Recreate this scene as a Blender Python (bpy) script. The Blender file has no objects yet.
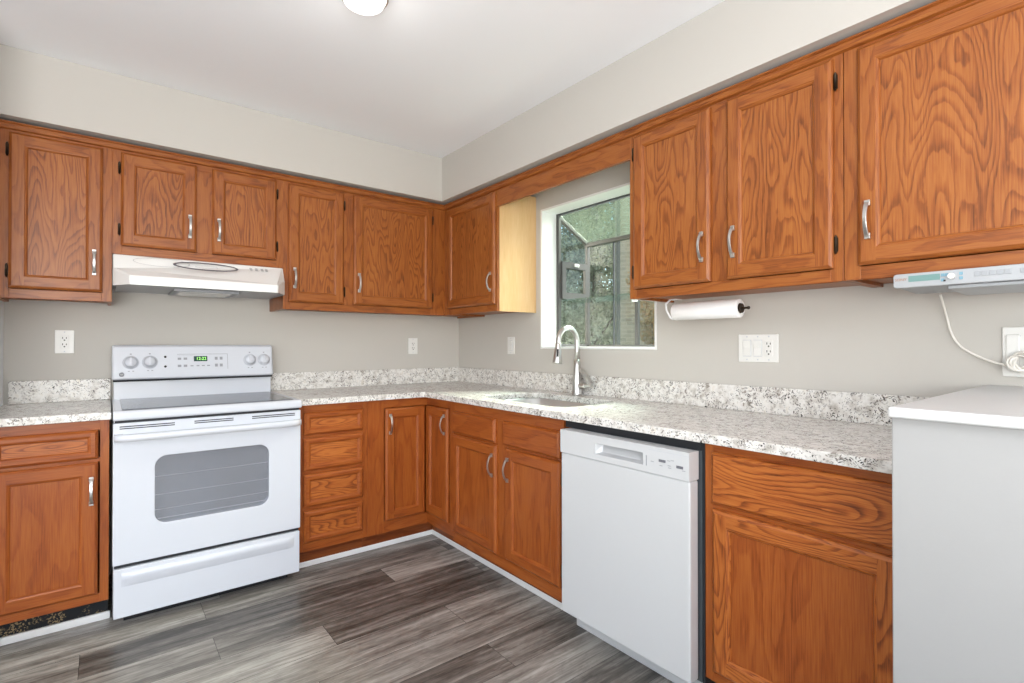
import bpy, bmesh, math, random
from mathutils import Vector, Matrix

random.seed(7)
scene = bpy.context.scene
COL = scene.collection
PI = math.pi

# ------------------------------------------------------------------ camera, light, exposure
cam_data = bpy.data.cameras.new('camera')
cam_data.sensor_width = 36.0
cam_data.lens = 513.12 / 1024 * 36.0
cam_data.clip_start = 0.05
cam = bpy.data.objects.new('camera', cam_data)
COL.objects.link(cam)
cam.location = (-2.1419, -3.3817, 1.1915)
cam.rotation_euler = (math.radians(90 + 0.3588), math.radians(0.0), math.radians(-38.2587))
scene.camera = cam

scene.view_settings.view_transform = 'Standard'
scene.view_settings.look = 'None'
scene.view_settings.exposure = -0.12
scene.view_settings.gamma = 1.0
scene.view_settings.use_curve_mapping = False
cy = scene.cycles
cy.use_denoising = True
try:
    cy.denoiser = 'OPENIMAGEDENOISE'
except Exception:
    pass
cy.max_bounces = 10
cy.diffuse_bounces = 6
cy.glossy_bounces = 4
cy.transmission_bounces = 6
cy.transparent_max_bounces = 12
cy.caustics_reflective = False
cy.caustics_refractive = False
cy.sample_clamp_indirect = 6.0

world = bpy.data.worlds.new('sky')
scene.world = world
world.use_nodes = True
wn = world.node_tree.nodes
wl = world.node_tree.links
bg = wn['Background']
sky = wn.new('ShaderNodeTexSky')
sky.sky_type = 'NISHITA'
sky.sun_disc = False
sky.sun_elevation = math.radians(50)
sky.sun_rotation = math.radians(200)
wl.new(sky.outputs[0], bg.inputs[0])
bg.inputs[1].default_value = 0.5


def area_light(name, loc, target, sx, sy, power, color=(1, 1, 1), spread=180):
    d = bpy.data.lights.new(name, 'AREA')
    d.shape = 'RECTANGLE'
    d.size, d.size_y = sx, sy
    d.energy = power
    d.color = color
    d.spread = math.radians(spread)
    o = bpy.data.objects.new(name, d)
    COL.objects.link(o)
    o.location = loc
    o.rotation_euler = (Vector(target) - Vector(loc)).to_track_quat('-Z', 'Y').to_euler()
    return o


# daylight at the patio door (left of the dining end), at the rear windows and over the garden window
area_light('patio_door_daylight', (-5.05, -3.1, 1.25), (-2.2, -1.7, 0.0), 2.2, 1.8, 11, (0.93, 0.97, 1.0), 85)
area_light('rear_window_daylight', (-2.6, -6.6, 1.55), (-1.4, -2.2, 3.3), 3.4, 1.5, 48, (0.96, 0.98, 1.0))
area_light('garden_window_daylight', (1.7, -1.3, 3.1), (-0.35, -1.45, 0.9), 1.5, 1.2, 750, (1.0, 0.99, 0.97))
# the photographer's flash, bounced off the ceiling behind the camera
area_light('bounce_flash', (-2.9, -4.3, 1.25), (-2.6, -3.7, 2.6), 1.8, 1.8, 150, (0.97, 0.985, 1.0))

# ------------------------------------------------------------------ materials
MATS = {}


def new_mat(name):
    m = bpy.data.materials.new(name)
    m.use_nodes = True
    MATS[name] = m
    return m, m.node_tree.nodes, m.node_tree.links, m.node_tree.nodes['Principled BSDF']


def srgb(r, g, b):
    f = lambda c: (c / 255 / 12.92) if c / 255 <= 0.04045 else ((c / 255 + 0.055) / 1.055) ** 2.4
    return (f(r), f(g), f(b), 1.0)


def simple(name, col, rough=0.5, metal=0.0, spec=0.5, bump=0.0, bscale=200.0, coat=0.0, var=0.0):
    m, n, l, b = new_mat(name)
    b.inputs['Base Color'].default_value = col
    b.inputs['Roughness'].default_value = rough
    b.inputs['Metallic'].default_value = metal
    b.inputs['Specular IOR Level'].default_value = spec
    if coat:
        b.inputs['Coat Weight'].default_value = coat
        b.inputs['Coat Roughness'].default_value = 0.1
    tc = n.new('ShaderNodeTexCoord')
    nz = n.new('ShaderNodeTexNoise')
    nz.inputs['Scale'].default_value = bscale
    nz.inputs['Detail'].default_value = 3
    l.new(tc.outputs['Object'], nz.inputs['Vector'])
    if bump:
        bp = n.new('ShaderNodeBump')
        bp.inputs['Strength'].default_value = bump
        bp.inputs['Distance'].default_value = 0.002
        l.new(nz.outputs['Fac'], bp.inputs['Height'])
        l.new(bp.outputs['Normal'], b.inputs['Normal'])
    mr = n.new('ShaderNodeMapRange')
    mr.inputs['To Min'].default_value = max(0.02, rough - 0.03)
    mr.inputs['To Max'].default_value = min(1, rough + 0.03)
    l.new(nz.outputs['Fac'], mr.inputs['Value'])
    l.new(mr.outputs[0], b.inputs['Roughness'])
    if var:
        mx = n.new('ShaderNodeMix')
        mx.data_type = 'RGBA'
        mx.inputs['A'].default_value = col
        mx.inputs['B'].default_value = (col[0] * (1 - var), col[1] * (1 - var), col[2] * (1 - var), 1)
        l.new(nz.outputs['Fac'], mx.inputs['Factor'])
        l.new(mx.outputs['Result'], b.inputs['Base Color'])
    return m


def ramp(n, stops):
    r = n.new('ShaderNodeValToRGB')
    e = r.color_ramp.elements
    while len(e) < len(stops):
        e.new(0.5)
    for i, (p, c) in enumerate(stops):
        e[i].position = p
        e[i].color = c
    return r


def math_node(n, op, a=None, b=None):
    m = n.new('ShaderNodeMath')
    m.operation = op
    if a is not None and not hasattr(a, 'links'):
        m.inputs[0].default_value = a
    if b is not None:
        m.inputs[1].default_value = b
    return m


def oak(name, rings, freq, light, mid, dark, contrast=1.0, rough=0.36, jag=0.5):
    """oak: contour rings of stretched noise (cathedral figure) plus fine pore streaks, along UV v"""
    m, n, l, b = new_mat(name)
    uv = n.new('ShaderNodeUVMap')
    uv.uv_map = 'grain'
    mp = n.new('ShaderNodeMapping')
    mp.inputs['Scale'].default_value = (freq, freq * 0.17, 1)
    l.new(uv.outputs[0], mp.inputs['Vector'])
    # jagged distortion
    jz = n.new('ShaderNodeTexNoise')
    jz.inputs['Scale'].default_value = 1.0
    jz.inputs['Detail'].default_value = 3.0
    mj = n.new('ShaderNodeMapping')
    mj.inputs['Scale'].default_value = (freq * 3.2, freq * 1.0, 1)
    l.new(uv.outputs[0], mj.inputs['Vector'])
    l.new(mj.outputs[0], jz.inputs['Vector'])
    base = n.new('ShaderNodeTexNoise')
    base.inputs['Scale'].default_value = 1.0
    base.inputs['Detail'].default_value = 1.2
    base.inputs['Roughness'].default_value = 0.4
    l.new(mp.outputs[0], base.inputs['Vector'])
    a = math_node(n, 'MULTIPLY', None, rings)
    l.new(base.outputs['Fac'], a.inputs[0])
    jm = math_node(n, 'MULTIPLY', None, jag * 2.2)
    l.new(jz.outputs['Fac'], jm.inputs[0])
    ad = math_node(n, 'ADD')
    l.new(a.outputs[0], ad.inputs[0])
    l.new(jm.outputs[0], ad.inputs[1])
    fr = math_node(n, 'FRACT')
    l.new(ad.outputs[0], fr.inputs[0])
    # sawtooth-like profile: slow rise, quick fall
    pr = n.new('ShaderNodeMapRange')
    pr.interpolation_type = 'SMOOTHSTEP'
    pr.inputs['From Min'].default_value = 0.35
    pr.inputs['From Max'].default_value = 0.88
    l.new(fr.outputs[0], pr.inputs['Value'])
    fa = n.new('ShaderNodeMapRange')
    fa.inputs['From Min'].default_value = 0.90
    fa.inputs['From Max'].default_value = 1.0
    fa.inputs['To Min'].default_value = 1.0
    fa.inputs['To Max'].default_value = 0.0
    l.new(fr.outputs[0], fa.inputs['Value'])
    ringv = math_node(n, 'MULTIPLY')
    l.new(pr.outputs[0], ringv.inputs[0])
    l.new(fa.outputs[0], ringv.inputs[1])
    # pores
    po = n.new('ShaderNodeTexNoise')
    po.inputs['Scale'].default_value = 1.0
    po.inputs['Detail'].default_value = 2.0
    mq = n.new('ShaderNodeMapping')
    mq.inputs['Scale'].default_value = (300, 9, 1)
    l.new(uv.outputs[0], mq.inputs['Vector'])
    l.new(mq.outputs[0], po.inputs['Vector'])
    # broad tone
    bt = n.new('ShaderNodeTexNoise')
    bt.inputs['Scale'].default_value = 1.0
    bt.inputs['Detail'].default_value = 2.0
    mt = n.new('ShaderNodeMapping')
    mt.inputs['Scale'].default_value = (14, 1.2, 1)
    l.new(uv.outputs[0], mt.inputs['Vector'])
    l.new(mt.outputs[0], bt.inputs['Vector'])
    mixv = math_node(n, 'MULTIPLY', None, 0.62 * contrast)
    l.new(ringv.outputs[0], mixv.inputs[0])
    pv = n.new('ShaderNodeMapRange')
    pv.inputs['From Min'].default_value = 0.35
    pv.inputs['From Max'].default_value = 0.75
    pv.inputs['To Max'].default_value = 0.5
    l.new(po.outputs['Fac'], pv.inputs['Value'])
    s1 = math_node(n, 'ADD')
    l.new(mixv.outputs[0], s1.inputs[0])
    l.new(pv.outputs[0], s1.inputs[1])
    bv = n.new('ShaderNodeMapRange')
    bv.inputs['From Min'].default_value = 0.3
    bv.inputs['From Max'].default_value = 0.7
    bv.inputs['To Min'].default_value = -0.10
    bv.inputs['To Max'].default_value = 0.16
    l.new(bt.outputs['Fac'], bv.inputs['Value'])
    s2 = math_node(n, 'ADD')
    s2.use_clamp = True
    l.new(s1.outputs[0], s2.inputs[0])
    l.new(bv.outputs[0], s2.inputs[1])
    r = ramp(n, [(0.0, light), (0.45, mid), (1.0, dark)])
    l.new(s2.outputs[0], r.inputs[0])
    l.new(r.outputs[0], b.inputs['Base Color'])
    b.inputs['Roughness'].default_value = rough
    b.inputs['Specular IOR Level'].default_value = 0.4
    bp = n.new('ShaderNodeBump')
    bp.inputs['Strength'].default_value = 0.12
    bp.inputs['Distance'].default_value = 0.001
    bp.invert = True
    l.new(s2.outputs[0], bp.inputs['Height'])
    l.new(bp.outputs['Normal'], b.inputs['Normal'])
    return m


OAK_L, OAK_M, OAK_D = srgb(166, 101, 47), srgb(145, 80, 33), srgb(92, 47, 19)
oak('oak_cathedral', 19.0, 10.5, OAK_L, OAK_M, OAK_D, 0.72, jag=0.5)
oak('oak_straight', 7.0, 13.0, srgb(162, 97, 44), srgb(144, 79, 33), srgb(98, 48, 18), 0.6, jag=0.35)
oak('oak_base', 6.0, 11.0, srgb(166, 92, 38), srgb(148, 74, 28), srgb(102, 46, 16), 0.45, jag=0.3)
oak('oak_base_figured', 21.0, 10.0, srgb(186, 110, 50), srgb(162, 86, 36), srgb(98, 46, 18), 0.85, jag=0.5)
oak('birch_side', 2.0, 2.5, srgb(222, 186, 138), srgb(212, 172, 120), srgb(190, 144, 94), 0.3, jag=0.3)
oak('oak_toe', 4.0, 9.0, srgb(140, 76, 34), srgb(120, 58, 24), srgb(80, 36, 14), 0.5)

simple('wall_paint', srgb(197, 193, 186), 0.85, bump=0.05, bscale=320)
simple('ceiling_paint', srgb(244, 245, 247), 0.9, bump=0.04, bscale=260)
simple('left_wall_paint', srgb(236, 240, 244), 0.7)
simple('white_trim', srgb(238, 238, 236), 0.35)
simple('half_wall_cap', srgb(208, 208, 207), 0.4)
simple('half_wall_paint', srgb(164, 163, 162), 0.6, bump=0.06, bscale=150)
simple('appliance_white', srgb(213, 216, 223), 0.22, coat=0.3)
simple('dishwasher_white', srgb(206, 207, 208), 0.3)
simple('dishwasher_pocket', srgb(188, 189, 191), 0.4)
simple('appliance_grey_print', srgb(150, 152, 158), 0.5)
simple('pale_grey', srgb(194, 197, 204), 0.35)  # plain pale grey: knob rings, rocker frames, screws, dishwasher panel line
simple('dark_gap', srgb(34, 36, 40), 0.6)
simple('black_rubber', srgb(20, 20, 22), 0.6)
simple('gasket_grey', srgb(78, 84, 88), 0.5)
simple('grey_plastic', srgb(150, 152, 156), 0.5)
simple('brushed_nickel', (0.60, 0.58, 0.56, 1), 0.33, metal=1.0)
simple('stainless', (0.70, 0.70, 0.69, 1), 0.42, metal=0.75)
simple('chrome', (0.75, 0.75, 0.75, 1), 0.12, metal=1.0)
simple('bronze_hinge', srgb(58, 46, 34), 0.45, metal=0.6)
simple('plastic_white', srgb(230, 229, 225), 0.35)
simple('slot_dark', srgb(48, 46, 44), 0.6)
simple('paper_towel', srgb(246, 245, 244), 0.9, bump=0.3, bscale=420)
simple('holder_white', srgb(236, 236, 236), 0.35)
simple('card_core', srgb(92, 70, 52), 0.8)
simple('radio_silver', srgb(172, 174, 177), 0.4, metal=0.2)
simple('radio_button', srgb(160, 163, 167), 0.4)
simple('radio_grey', srgb(150, 152, 155), 0.45)
simple('radio_blue', srgb(120, 160, 178), 0.45)
simple('brand_print', srgb(168, 120, 86), 0.5)
simple('cord_white', srgb(232, 228, 220), 0.5)
simple('window_metal', srgb(92, 90, 88), 0.4, metal=0.35)
simple('window_dark', srgb(70, 72, 74), 0.5)
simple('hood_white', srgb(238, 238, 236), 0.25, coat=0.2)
simple('oval_grey', srgb(104, 104, 112), 0.4)
simple('oval_print', srgb(168, 170, 174), 0.5)
simple('hood_grey', srgb(176, 178, 180), 0.4)  # plain grey of the hood's underside pan, thin ovals and switches
simple('bark', srgb(84, 68, 54), 0.9, bump=0.8, bscale=25, var=0.4)
simple('downspout', srgb(64, 66, 62), 0.6)
simple('roof_shingle', srgb(92, 86, 82), 0.9, var=0.3, bscale=40)
simple('oven_rack', srgb(235, 236, 240), 0.4)
simple('oven_enamel', srgb(158, 160, 166), 0.4)


def emission(name, col, strength):
    m, n, l, b = new_mat(name)
    b.inputs['Base Color'].default_value = col
    b.inputs['Emission Color'].default_value = col
    b.inputs['Emission Strength'].default_value = strength
    return m


emission('lamp_glass', (1.0, 0.98, 0.95, 1), 1.7)
emission('clock_digits', srgb(150, 235, 110), 1.2)
simple('clock_face', srgb(20, 66, 52), 0.25)
simple('radio_lcd', srgb(112, 146, 142), 0.3)


def glass(name, tint, rough=0.02, refl=1.0, haze=0.0, haze_col=(0.6, 0.66, 0.6, 1)):
    m, n, l, b = new_mat(name)
    out = n['Material Output']
    n.remove(b)
    tr = n.new('ShaderNodeBsdfTransparent')
    tr.inputs[0].default_value = tint
    gl = n.new('ShaderNodeBsdfGlossy')
    gl.inputs['Roughness'].default_value = rough
    lw = n.new('ShaderNodeLayerWeight')
    lw.inputs[0].default_value = 0.5
    pw = math_node(n, 'POWER', None, 5.0)
    l.new(lw.outputs['Facing'], pw.inputs[0])
    mu = n.new('ShaderNodeMapRange')
    mu.inputs['To Min'].default_value = 0.04 * refl
    mu.inputs['To Max'].default_value = 0.9
    l.new(pw.outputs[0], mu.inputs['Value'])
    mx = n.new('ShaderNodeMixShader')
    l.new(mu.outputs[0], mx.inputs[0])
    first = tr
    if haze:
        df = n.new('ShaderNodeBsdfDiffuse')
        df.inputs[0].default_value = haze_col
        nz = n.new('ShaderNodeTexNoise')
        nz.inputs['Scale'].default_value = 5.0
        nz.inputs['Detail'].default_value = 4.0
        tc = n.new('ShaderNodeTexCoord')
        l.new(tc.outputs['Object'], nz.inputs['Vector'])
        hm = n.new('ShaderNodeMapRange')
        hm.inputs['To Min'].default_value = haze * 0.6
        hm.inputs['To Max'].default_value = haze * 1.4
        l.new(nz.outputs['Fac'], hm.inputs['Value'])
        m2 = n.new('ShaderNodeMixShader')
        l.new(hm.outputs[0], m2.inputs[0])
        l.new(tr.outputs[0], m2.inputs[1])
        l.new(df.outputs[0], m2.inputs[2])
        first = m2
    l.new(first.outputs[0], mx.inputs[1])
    l.new(gl.outputs[0], mx.inputs[2])
    l.new(mx.outputs[0], out.inputs[0])
    return m


glass('window_glass', (0.90, 0.91, 0.87, 1), haze=0.03)
glass('roof_glass', (0.82, 0.87, 0.80, 1), haze=0.22, haze_col=(0.50, 0.55, 0.48, 1))
glass('shelf_glass', (0.72, 0.85, 0.82, 1), refl=1.5, haze=0.06)
glass('oven_glass', (0.74, 0.75, 0.78, 1), rough=0.06, refl=1.3, haze=0.30, haze_col=(0.42, 0.43, 0.46, 1))
simple('cooktop_glass', srgb(84, 88, 98), 0.14, spec=0.12)


def granite():
    m, n, l, b = new_mat('granite')
    tc = n.new('ShaderNodeTexCoord')
    geo = n.new('ShaderNodeNewGeometry')
    warp = n.new('ShaderNodeTexNoise')
    warp.inputs['Scale'].default_value = 30
    warp.inputs['Detail'].default_value = 3
    l.new(geo.outputs['Position'], warp.inputs['Vector'])
    mxv = n.new('ShaderNodeMix')
    mxv.data_type = 'VECTOR'
    mxv.inputs['Factor'].default_value = 0.06
    l.new(geo.outputs['Position'], mxv.inputs['A'])
    l.new(warp.outputs['Color'], mxv.inputs['B'])
    # cloudy base
    cl = n.new('ShaderNodeTexNoise')
    cl.inputs['Scale'].default_value = 34
    cl.inputs['Detail'].default_value = 5
    l.new(geo.outputs['Position'], cl.inputs['Vector'])
    rb = ramp(n, [(0.28, srgb(184, 178, 169)), (0.42, srgb(218, 214, 208)), (0.58, srgb(234, 232, 228)), (0.74, srgb(222, 215, 204))])
    l.new(cl.outputs['Fac'], rb.inputs[0])

    def flecks(scale, th0, th1, col, prev, mask_scale, m0, m1):
        v = n.new('ShaderNodeTexVoronoi')
        v.inputs['Scale'].default_value = scale
        v.inputs['Randomness'].default_value = 1.0
        l.new(mxv.outputs['Result'], v.inputs['Vector'])
        nz = n.new('ShaderNodeTexNoise')
        nz.inputs['Scale'].default_value = mask_scale
        nz.inputs['Detail'].default_value = 3
        l.new(geo.outputs['Position'], nz.inputs['Vector'])
        a = n.new('ShaderNodeMapRange')
        a.inputs['From Min'].default_value = th0
        a.inputs['From Max'].default_value = th1
        a.inputs['To Min'].default_value = 1
        a.inputs['To Max'].default_value = 0
        l.new(v.outputs['Distance'], a.inputs['Value'])
        sep = n.new('ShaderNodeSeparateColor')
        l.new(v.outputs['Color'], sep.inputs[0])
        c = n.new('ShaderNodeMapRange')
        c.inputs['From Min'].default_value = m0
        c.inputs['From Max'].default_value = m1
        l.new(sep.outputs[0], c.inputs['Value'])
        c2 = n.new('ShaderNodeMapRange')
        c2.inputs['From Min'].default_value = 0.42
        c2.inputs['From Max'].default_value = 0.56
        l.new(nz.outputs['Fac'], c2.inputs['Value'])
        p = math_node(n, 'MULTIPLY')
        l.new(a.outputs[0], p.inputs[0])
        l.new(c.outputs[0], p.inputs[1])
        p2 = math_node(n, 'MULTIPLY')
        l.new(p.outputs[0], p2.inputs[0])
        l.new(c2.outputs[0], p2.inputs[1])
        mx = n.new('ShaderNodeMix')
        mx.data_type = 'RGBA'
        l.new(p2.outputs[0], mx.inputs['Factor'])
        l.new(prev, mx.inputs['A'])
        mx.inputs['B'].default_value = col
        return mx.outputs['Result']

    c = flecks(95, 0.35, 0.55, srgb(150, 142, 134), rb.outputs[0], 14, 0.55, 0.75)
    c = flecks(135, 0.30, 0.48, srgb(84, 78, 76), c, 18, 0.60, 0.70)
    c = flecks(175, 0.34, 0.48, srgb(46, 42, 42), c, 26, 0.60, 0.68)
    l.new(c, b.inputs['Base Color'])
    b.inputs['Roughness'].default_value = 0.26
    b.inputs['Specular IOR Level'].default_value = 0.4
    return m


granite()


def floor_mat():
    m, n, l, b = new_mat('vinyl_plank')
    uv = n.new('ShaderNodeUVMap')
    uv.uv_map = 'grain'
    at = n.new('ShaderNodeAttribute')
    at.attribute_name = 'tone'
    def nz(sx, sy, det, dist=0.0, rough=0.55):
        mp = n.new('ShaderNodeMapping')
        mp.inputs['Scale'].default_value = (sx, sy, 1)
        l.new(uv.outputs[0], mp.inputs['Vector'])
        t = n.new('ShaderNodeTexNoise')
        t.inputs['Scale'].default_value = 1
        t.inputs['Detail'].default_value = det
        t.inputs['Roughness'].default_value = rough
        t.inputs['Distortion'].default_value = dist
        l.new(mp.outputs[0], t.inputs['Vector'])
        return t.outputs['Fac']
    broad = nz(17, 1.1, 4, 0.8)
    fine = nz(130, 4.0, 5, 0.4, 0.65)
    blot = nz(30, 9, 4, 1.0, 0.7)
    s = math_node(n, 'MULTIPLY', None, 0.80)
    l.new(broad, s.inputs[0])
    s2 = math_node(n, 'MULTIPLY', None, 0.42)
    l.new(fine, s2.inputs[0])
    s3 = math_node(n, 'MULTIPLY', None, 0.34)
    l.new(blot, s3.inputs[0])
    a = math_node(n, 'ADD'); l.new(s.outputs[0], a.inputs[0]); l.new(s2.outputs[0], a.inputs[1])
    a2 = math_node(n, 'ADD'); l.new(a.outputs[0], a2.inputs[0]); l.new(s3.outputs[0], a2.inputs[1])
    a25 = math_node(n, 'SUBTRACT', None, 0.17); l.new(a2.outputs[0], a25.inputs[0])
    a3 = math_node(n, 'ADD'); l.new(a25.outputs[0], a3.inputs[0]); l.new(at.outputs['Fac'], a3.inputs[1])
    r = ramp(n, [(0.36, srgb(64, 60, 56)), (0.52, srgb(106, 101, 95)), (0.66, srgb(142, 137, 130)), (0.88, srgb(190, 186, 179))])
    l.new(a3.outputs[0], r.inputs[0])
    l.new(r.outputs[0], b.inputs['Base Color'])
    b.inputs['Roughness'].default_value = 0.34
    b.inputs['Specular IOR Level'].default_value = 0.45
    bp = n.new('ShaderNodeBump')
    bp.inputs['Strength'].default_value = 0.15
    bp.inputs['Distance'].default_value = 0.001
    l.new(a3.outputs[0], bp.inputs['Height'])
    l.new(bp.outputs['Normal'], b.inputs['Normal'])


floor_mat()


def toe_mat():
    m, n, l, b = new_mat('scraped_toe_kick')
    geo = n.new('ShaderNodeNewGeometry')
    v = n.new('ShaderNodeTexVoronoi')
    v.inputs['Scale'].default_value = 190
    l.new(geo.outputs['Position'], v.inputs['Vector'])
    nz = n.new('ShaderNodeTexNoise')
    nz.inputs['Scale'].default_value = 16
    nz.inputs['Detail'].default_value = 4
    l.new(geo.outputs['Position'], nz.inputs['Vector'])
    sep = n.new('ShaderNodeSeparateColor')
    l.new(v.outputs['Color'], sep.inputs[0])
    a = n.new('ShaderNodeMapRange'); a.inputs['From Min'].default_value = 0.62; a.inputs['From Max'].default_value = 0.7
    l.new(sep.outputs[0], a.inputs['Value'])
    c = n.new('ShaderNodeMapRange'); c.inputs['From Min'].default_value = 0.50; c.inputs['From Max'].default_value = 0.58
    l.new(nz.outputs['Fac'], c.inputs['Value'])
    p = math_node(n, 'MULTIPLY'); l.new(a.outputs[0], p.inputs[0]); l.new(c.outputs[0], p.inputs[1])
    mx = n.new('ShaderNodeMix'); mx.data_type = 'RGBA'
    l.new(p.outputs[0], mx.inputs['Factor'])
    mx.inputs['A'].default_value = srgb(14, 18, 22)
    mx.inputs['B'].default_value = srgb(150, 128, 92)
    l.new(mx.outputs['Result'], b.inputs['Base Color'])
    b.inputs['Roughness'].default_value = 0.7


toe_mat()


def brick_mat(name, c1, c2, mortar):
    m, n, l, b = new_mat(name)
    tc = n.new('ShaderNodeTexCoord')
    mp = n.new('ShaderNodeMapping')
    mp.inputs['Rotation'].default_value = (PI / 2, 0, 0)
    l.new(tc.outputs['Object'], mp.inputs['Vector'])
    t = n.new('ShaderNodeTexBrick')
    t.inputs['Scale'].default_value = 1.0
    t.inputs['Brick Width'].default_value = 0.21
    t.inputs['Row Height'].default_value = 0.075
    t.inputs['Mortar Size'].default_value = 0.006
    t.inputs['Color1'].default_value = c1
    t.inputs['Color2'].default_value = c2
    t.inputs['Mortar'].default_value = mortar
    l.new(mp.outputs[0], t.inputs['Vector'])
    l.new(t.outputs['Color'], b.inputs['Base Color'])
    b.inputs['Roughness'].default_value = 0.9


brick_mat('pale_brick', srgb(160, 152, 132), srgb(138, 130, 112), srgb(172, 166, 150))


def leaf_mat(name, a, bcol):
    m, n, l, b = new_mat(name)
    geo = n.new('ShaderNodeNewGeometry')
    mx = n.new('ShaderNodeMix'); mx.data_type = 'RGBA'
    mx.inputs['A'].default_value = a
    mx.inputs['B'].default_value = bcol
    l.new(geo.outputs['Random Per Island'], mx.inputs['Factor'])
    l.new(mx.outputs['Result'], b.inputs['Base Color'])
    b.inputs['Roughness'].default_value = 0.6


leaf_mat('leaf_green', srgb(112, 122, 92), srgb(172, 178, 146))
leaf_mat('leaf_dark', srgb(84, 92, 76), srgb(132, 138, 112))
leaf_mat('leaf_orange', srgb(176, 132, 88), srgb(150, 138, 96))
simple('lawn', srgb(112, 128, 84), 0.95, var=0.4, bscale=12)

# ------------------------------------------------------------------ mesh helpers


class MB:
    """collects faces with a grain UV (u across, v along the grain, metres) and a material slot"""

    def __init__(self):
        self.v, self.f, self.uv, self.mi, self.mats, self.sm = [], [], [], [], [], []

    def slot(self, m):
        if m not in self.mats:
            self.mats.append(m)
        return self.mats.index(m)

    def face(self, pts, mat, grain=(0, 0, 1), off=None, smooth=False):
        i = len(self.v)
        pts = [Vector(p) for p in pts]
        self.v += pts
        self.f.append(tuple(range(i, i + len(pts))))
        nrm = Vector((0, 0, 0))
        for k in range(len(pts)):
            a, c = pts[k], pts[(k + 1) % len(pts)]
            nrm += a.cross(c)
        if nrm.length > 0:
            nrm.normalize()
        g = Vector(grain)
        if abs(g.dot(nrm)) > 0.9:
            g = Vector((1, 0, 0)) if abs(nrm.x) < 0.5 else Vector((0, 1, 0))
        g = (g - nrm * g.dot(nrm)).normalized()
        u = g.cross(nrm)
        if off is None:
            off = (random.random() * 30, random.random() * 30)
        self.uv.append([(p.dot(u) + off[0], p.dot(g) + off[1]) for p in pts])
        self.mi.append(self.slot(mat))
        self.sm.append(smooth)

    def box(self, x0, x1, y0, y1, z0, z1, mat, grain=(0, 0, 1), skip=''):
        x0, x1 = min(x0, x1), max(x0, x1)
        y0, y1 = min(y0, y1), max(y0, y1)
        z0, z1 = min(z0, z1), max(z0, z1)
        off = (random.random() * 30, random.random() * 30)
        P = lambda a, b, c: ((x0, x1)[a], (y0, y1)[b], (z0, z1)[c])
        F = {'-z': [(0, 0, 0), (0, 1, 0), (1, 1, 0), (1, 0, 0)], '+z': [(0, 0, 1), (1, 0, 1), (1, 1, 1), (0, 1, 1)],
             '-y': [(0, 0, 0), (1, 0, 0), (1, 0, 1), (0, 0, 1)], '+y': [(0, 1, 0), (0, 1, 1), (1, 1, 1), (1, 1, 0)],
             '-x': [(0, 0, 0), (0, 0, 1), (0, 1, 1), (0, 1, 0)], '+x': [(1, 0, 0), (1, 1, 0), (1, 1, 1), (1, 0, 1)]}
        for k, q in F.items():
            if k not in skip:
                self.face([P(*c) for c in q], mat, grain, off)
        return self

    def cyl(self, a, b, r0, mat, r1=None, n=16, caps=True, smooth=True):
        a, b = Vector(a), Vector(b)
        r1 = r0 if r1 is None else r1
        d = (b - a).normalized()
        t = Vector((0, 0, 1)) if abs(d.z) < 0.9 else Vector((1, 0, 0))
        e1 = d.cross(t).normalized()
        e2 = d.cross(e1)
        ring = lambda c, r: [c + (e1 * math.cos(2 * PI * k / n) + e2 * math.sin(2 * PI * k / n)) * r for k in range(n)]
        A, B = ring(a, r0), ring(b, r1)
        off = (random.random() * 30, random.random() * 30)
        for k in range(n):
            j = (k + 1) % n
            self.face([A[k], B[k], B[j], A[j]][::-1], mat, d, off, smooth)
        if caps:
            if r0 > 1e-5:
                self.face(A, mat, off=off)
            if r1 > 1e-5:
                self.face(B[::-1], mat, off=off)
        return self

    def tube(self, path, radii, mat, n=14, caps=True, flat=None):
        """swept round (or flat=(w,h) rectangular) section along a path"""
        path = [Vector(p) for p in path]
        if not hasattr(radii, '__len__'):
            radii = [radii] * len(path)
        rings = []
        prev = None
        for i, p in enumerate(path):
            d = (path[min(i + 1, len(path) - 1)] - path[max(i - 1, 0)]).normalized()
            if prev is None:
                t = Vector((0, 0, 1)) if abs(d.z) < 0.9 else Vector((1, 0, 0))
                e1 = d.cross(t).normalized()
            else:
                e1 = (prev - d * prev.dot(d)).normalized()
            prev = e1
            e2 = d.cross(e1)
            if flat:
                w, h = flat[0] * radii[i], flat[1] * radii[i]
                rings.append([p + e1 * w + e2 * h, p - e1 * w + e2 * h, p - e1 * w - e2 * h, p + e1 * w - e2 * h])
            else:
                rings.append([p + (e1 * math.cos(2 * PI * k / n) + e2 * math.sin(2 * PI * k / n)) * radii[i] for k in range(n)])
        off = (random.random() * 30, random.random() * 30)
        for A, B in zip(rings[:-1], rings[1:]):
            m_ = len(A)
            for k in range(m_):
                j = (k + 1) % m_
                self.face([A[k], A[j], B[j], B[k]], mat, off=off, smooth=not flat)
        if caps:
            self.face(rings[0][::-1], mat, off=off)
            self.face(rings[-1], mat, off=off)
        return self

    def lathe(self, prof, origin, axis, mat, n=28, smooth=True):
        """prof: list of (radius, height along axis)"""
        o = Vector(origin)
        d = Vector(axis).normalized()
        t = Vector((0, 0, 1)) if abs(d.z) < 0.9 else Vector((1, 0, 0))
        e1 = d.cross(t).normalized()
        e2 = d.cross(e1)
        rings = [[o + d * h + (e1 * math.cos(2 * PI * k / n) + e2 * math.sin(2 * PI * k / n)) * max(r, 1e-5) for k in range(n)] for r, h in prof]
        for A, B in zip(rings[:-1], rings[1:]):
            for k in range(n):
                j = (k + 1) % n
                self.face([A[k], A[j], B[j], B[k]], mat, smooth=smooth, off=(0, 0))
        return self

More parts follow.
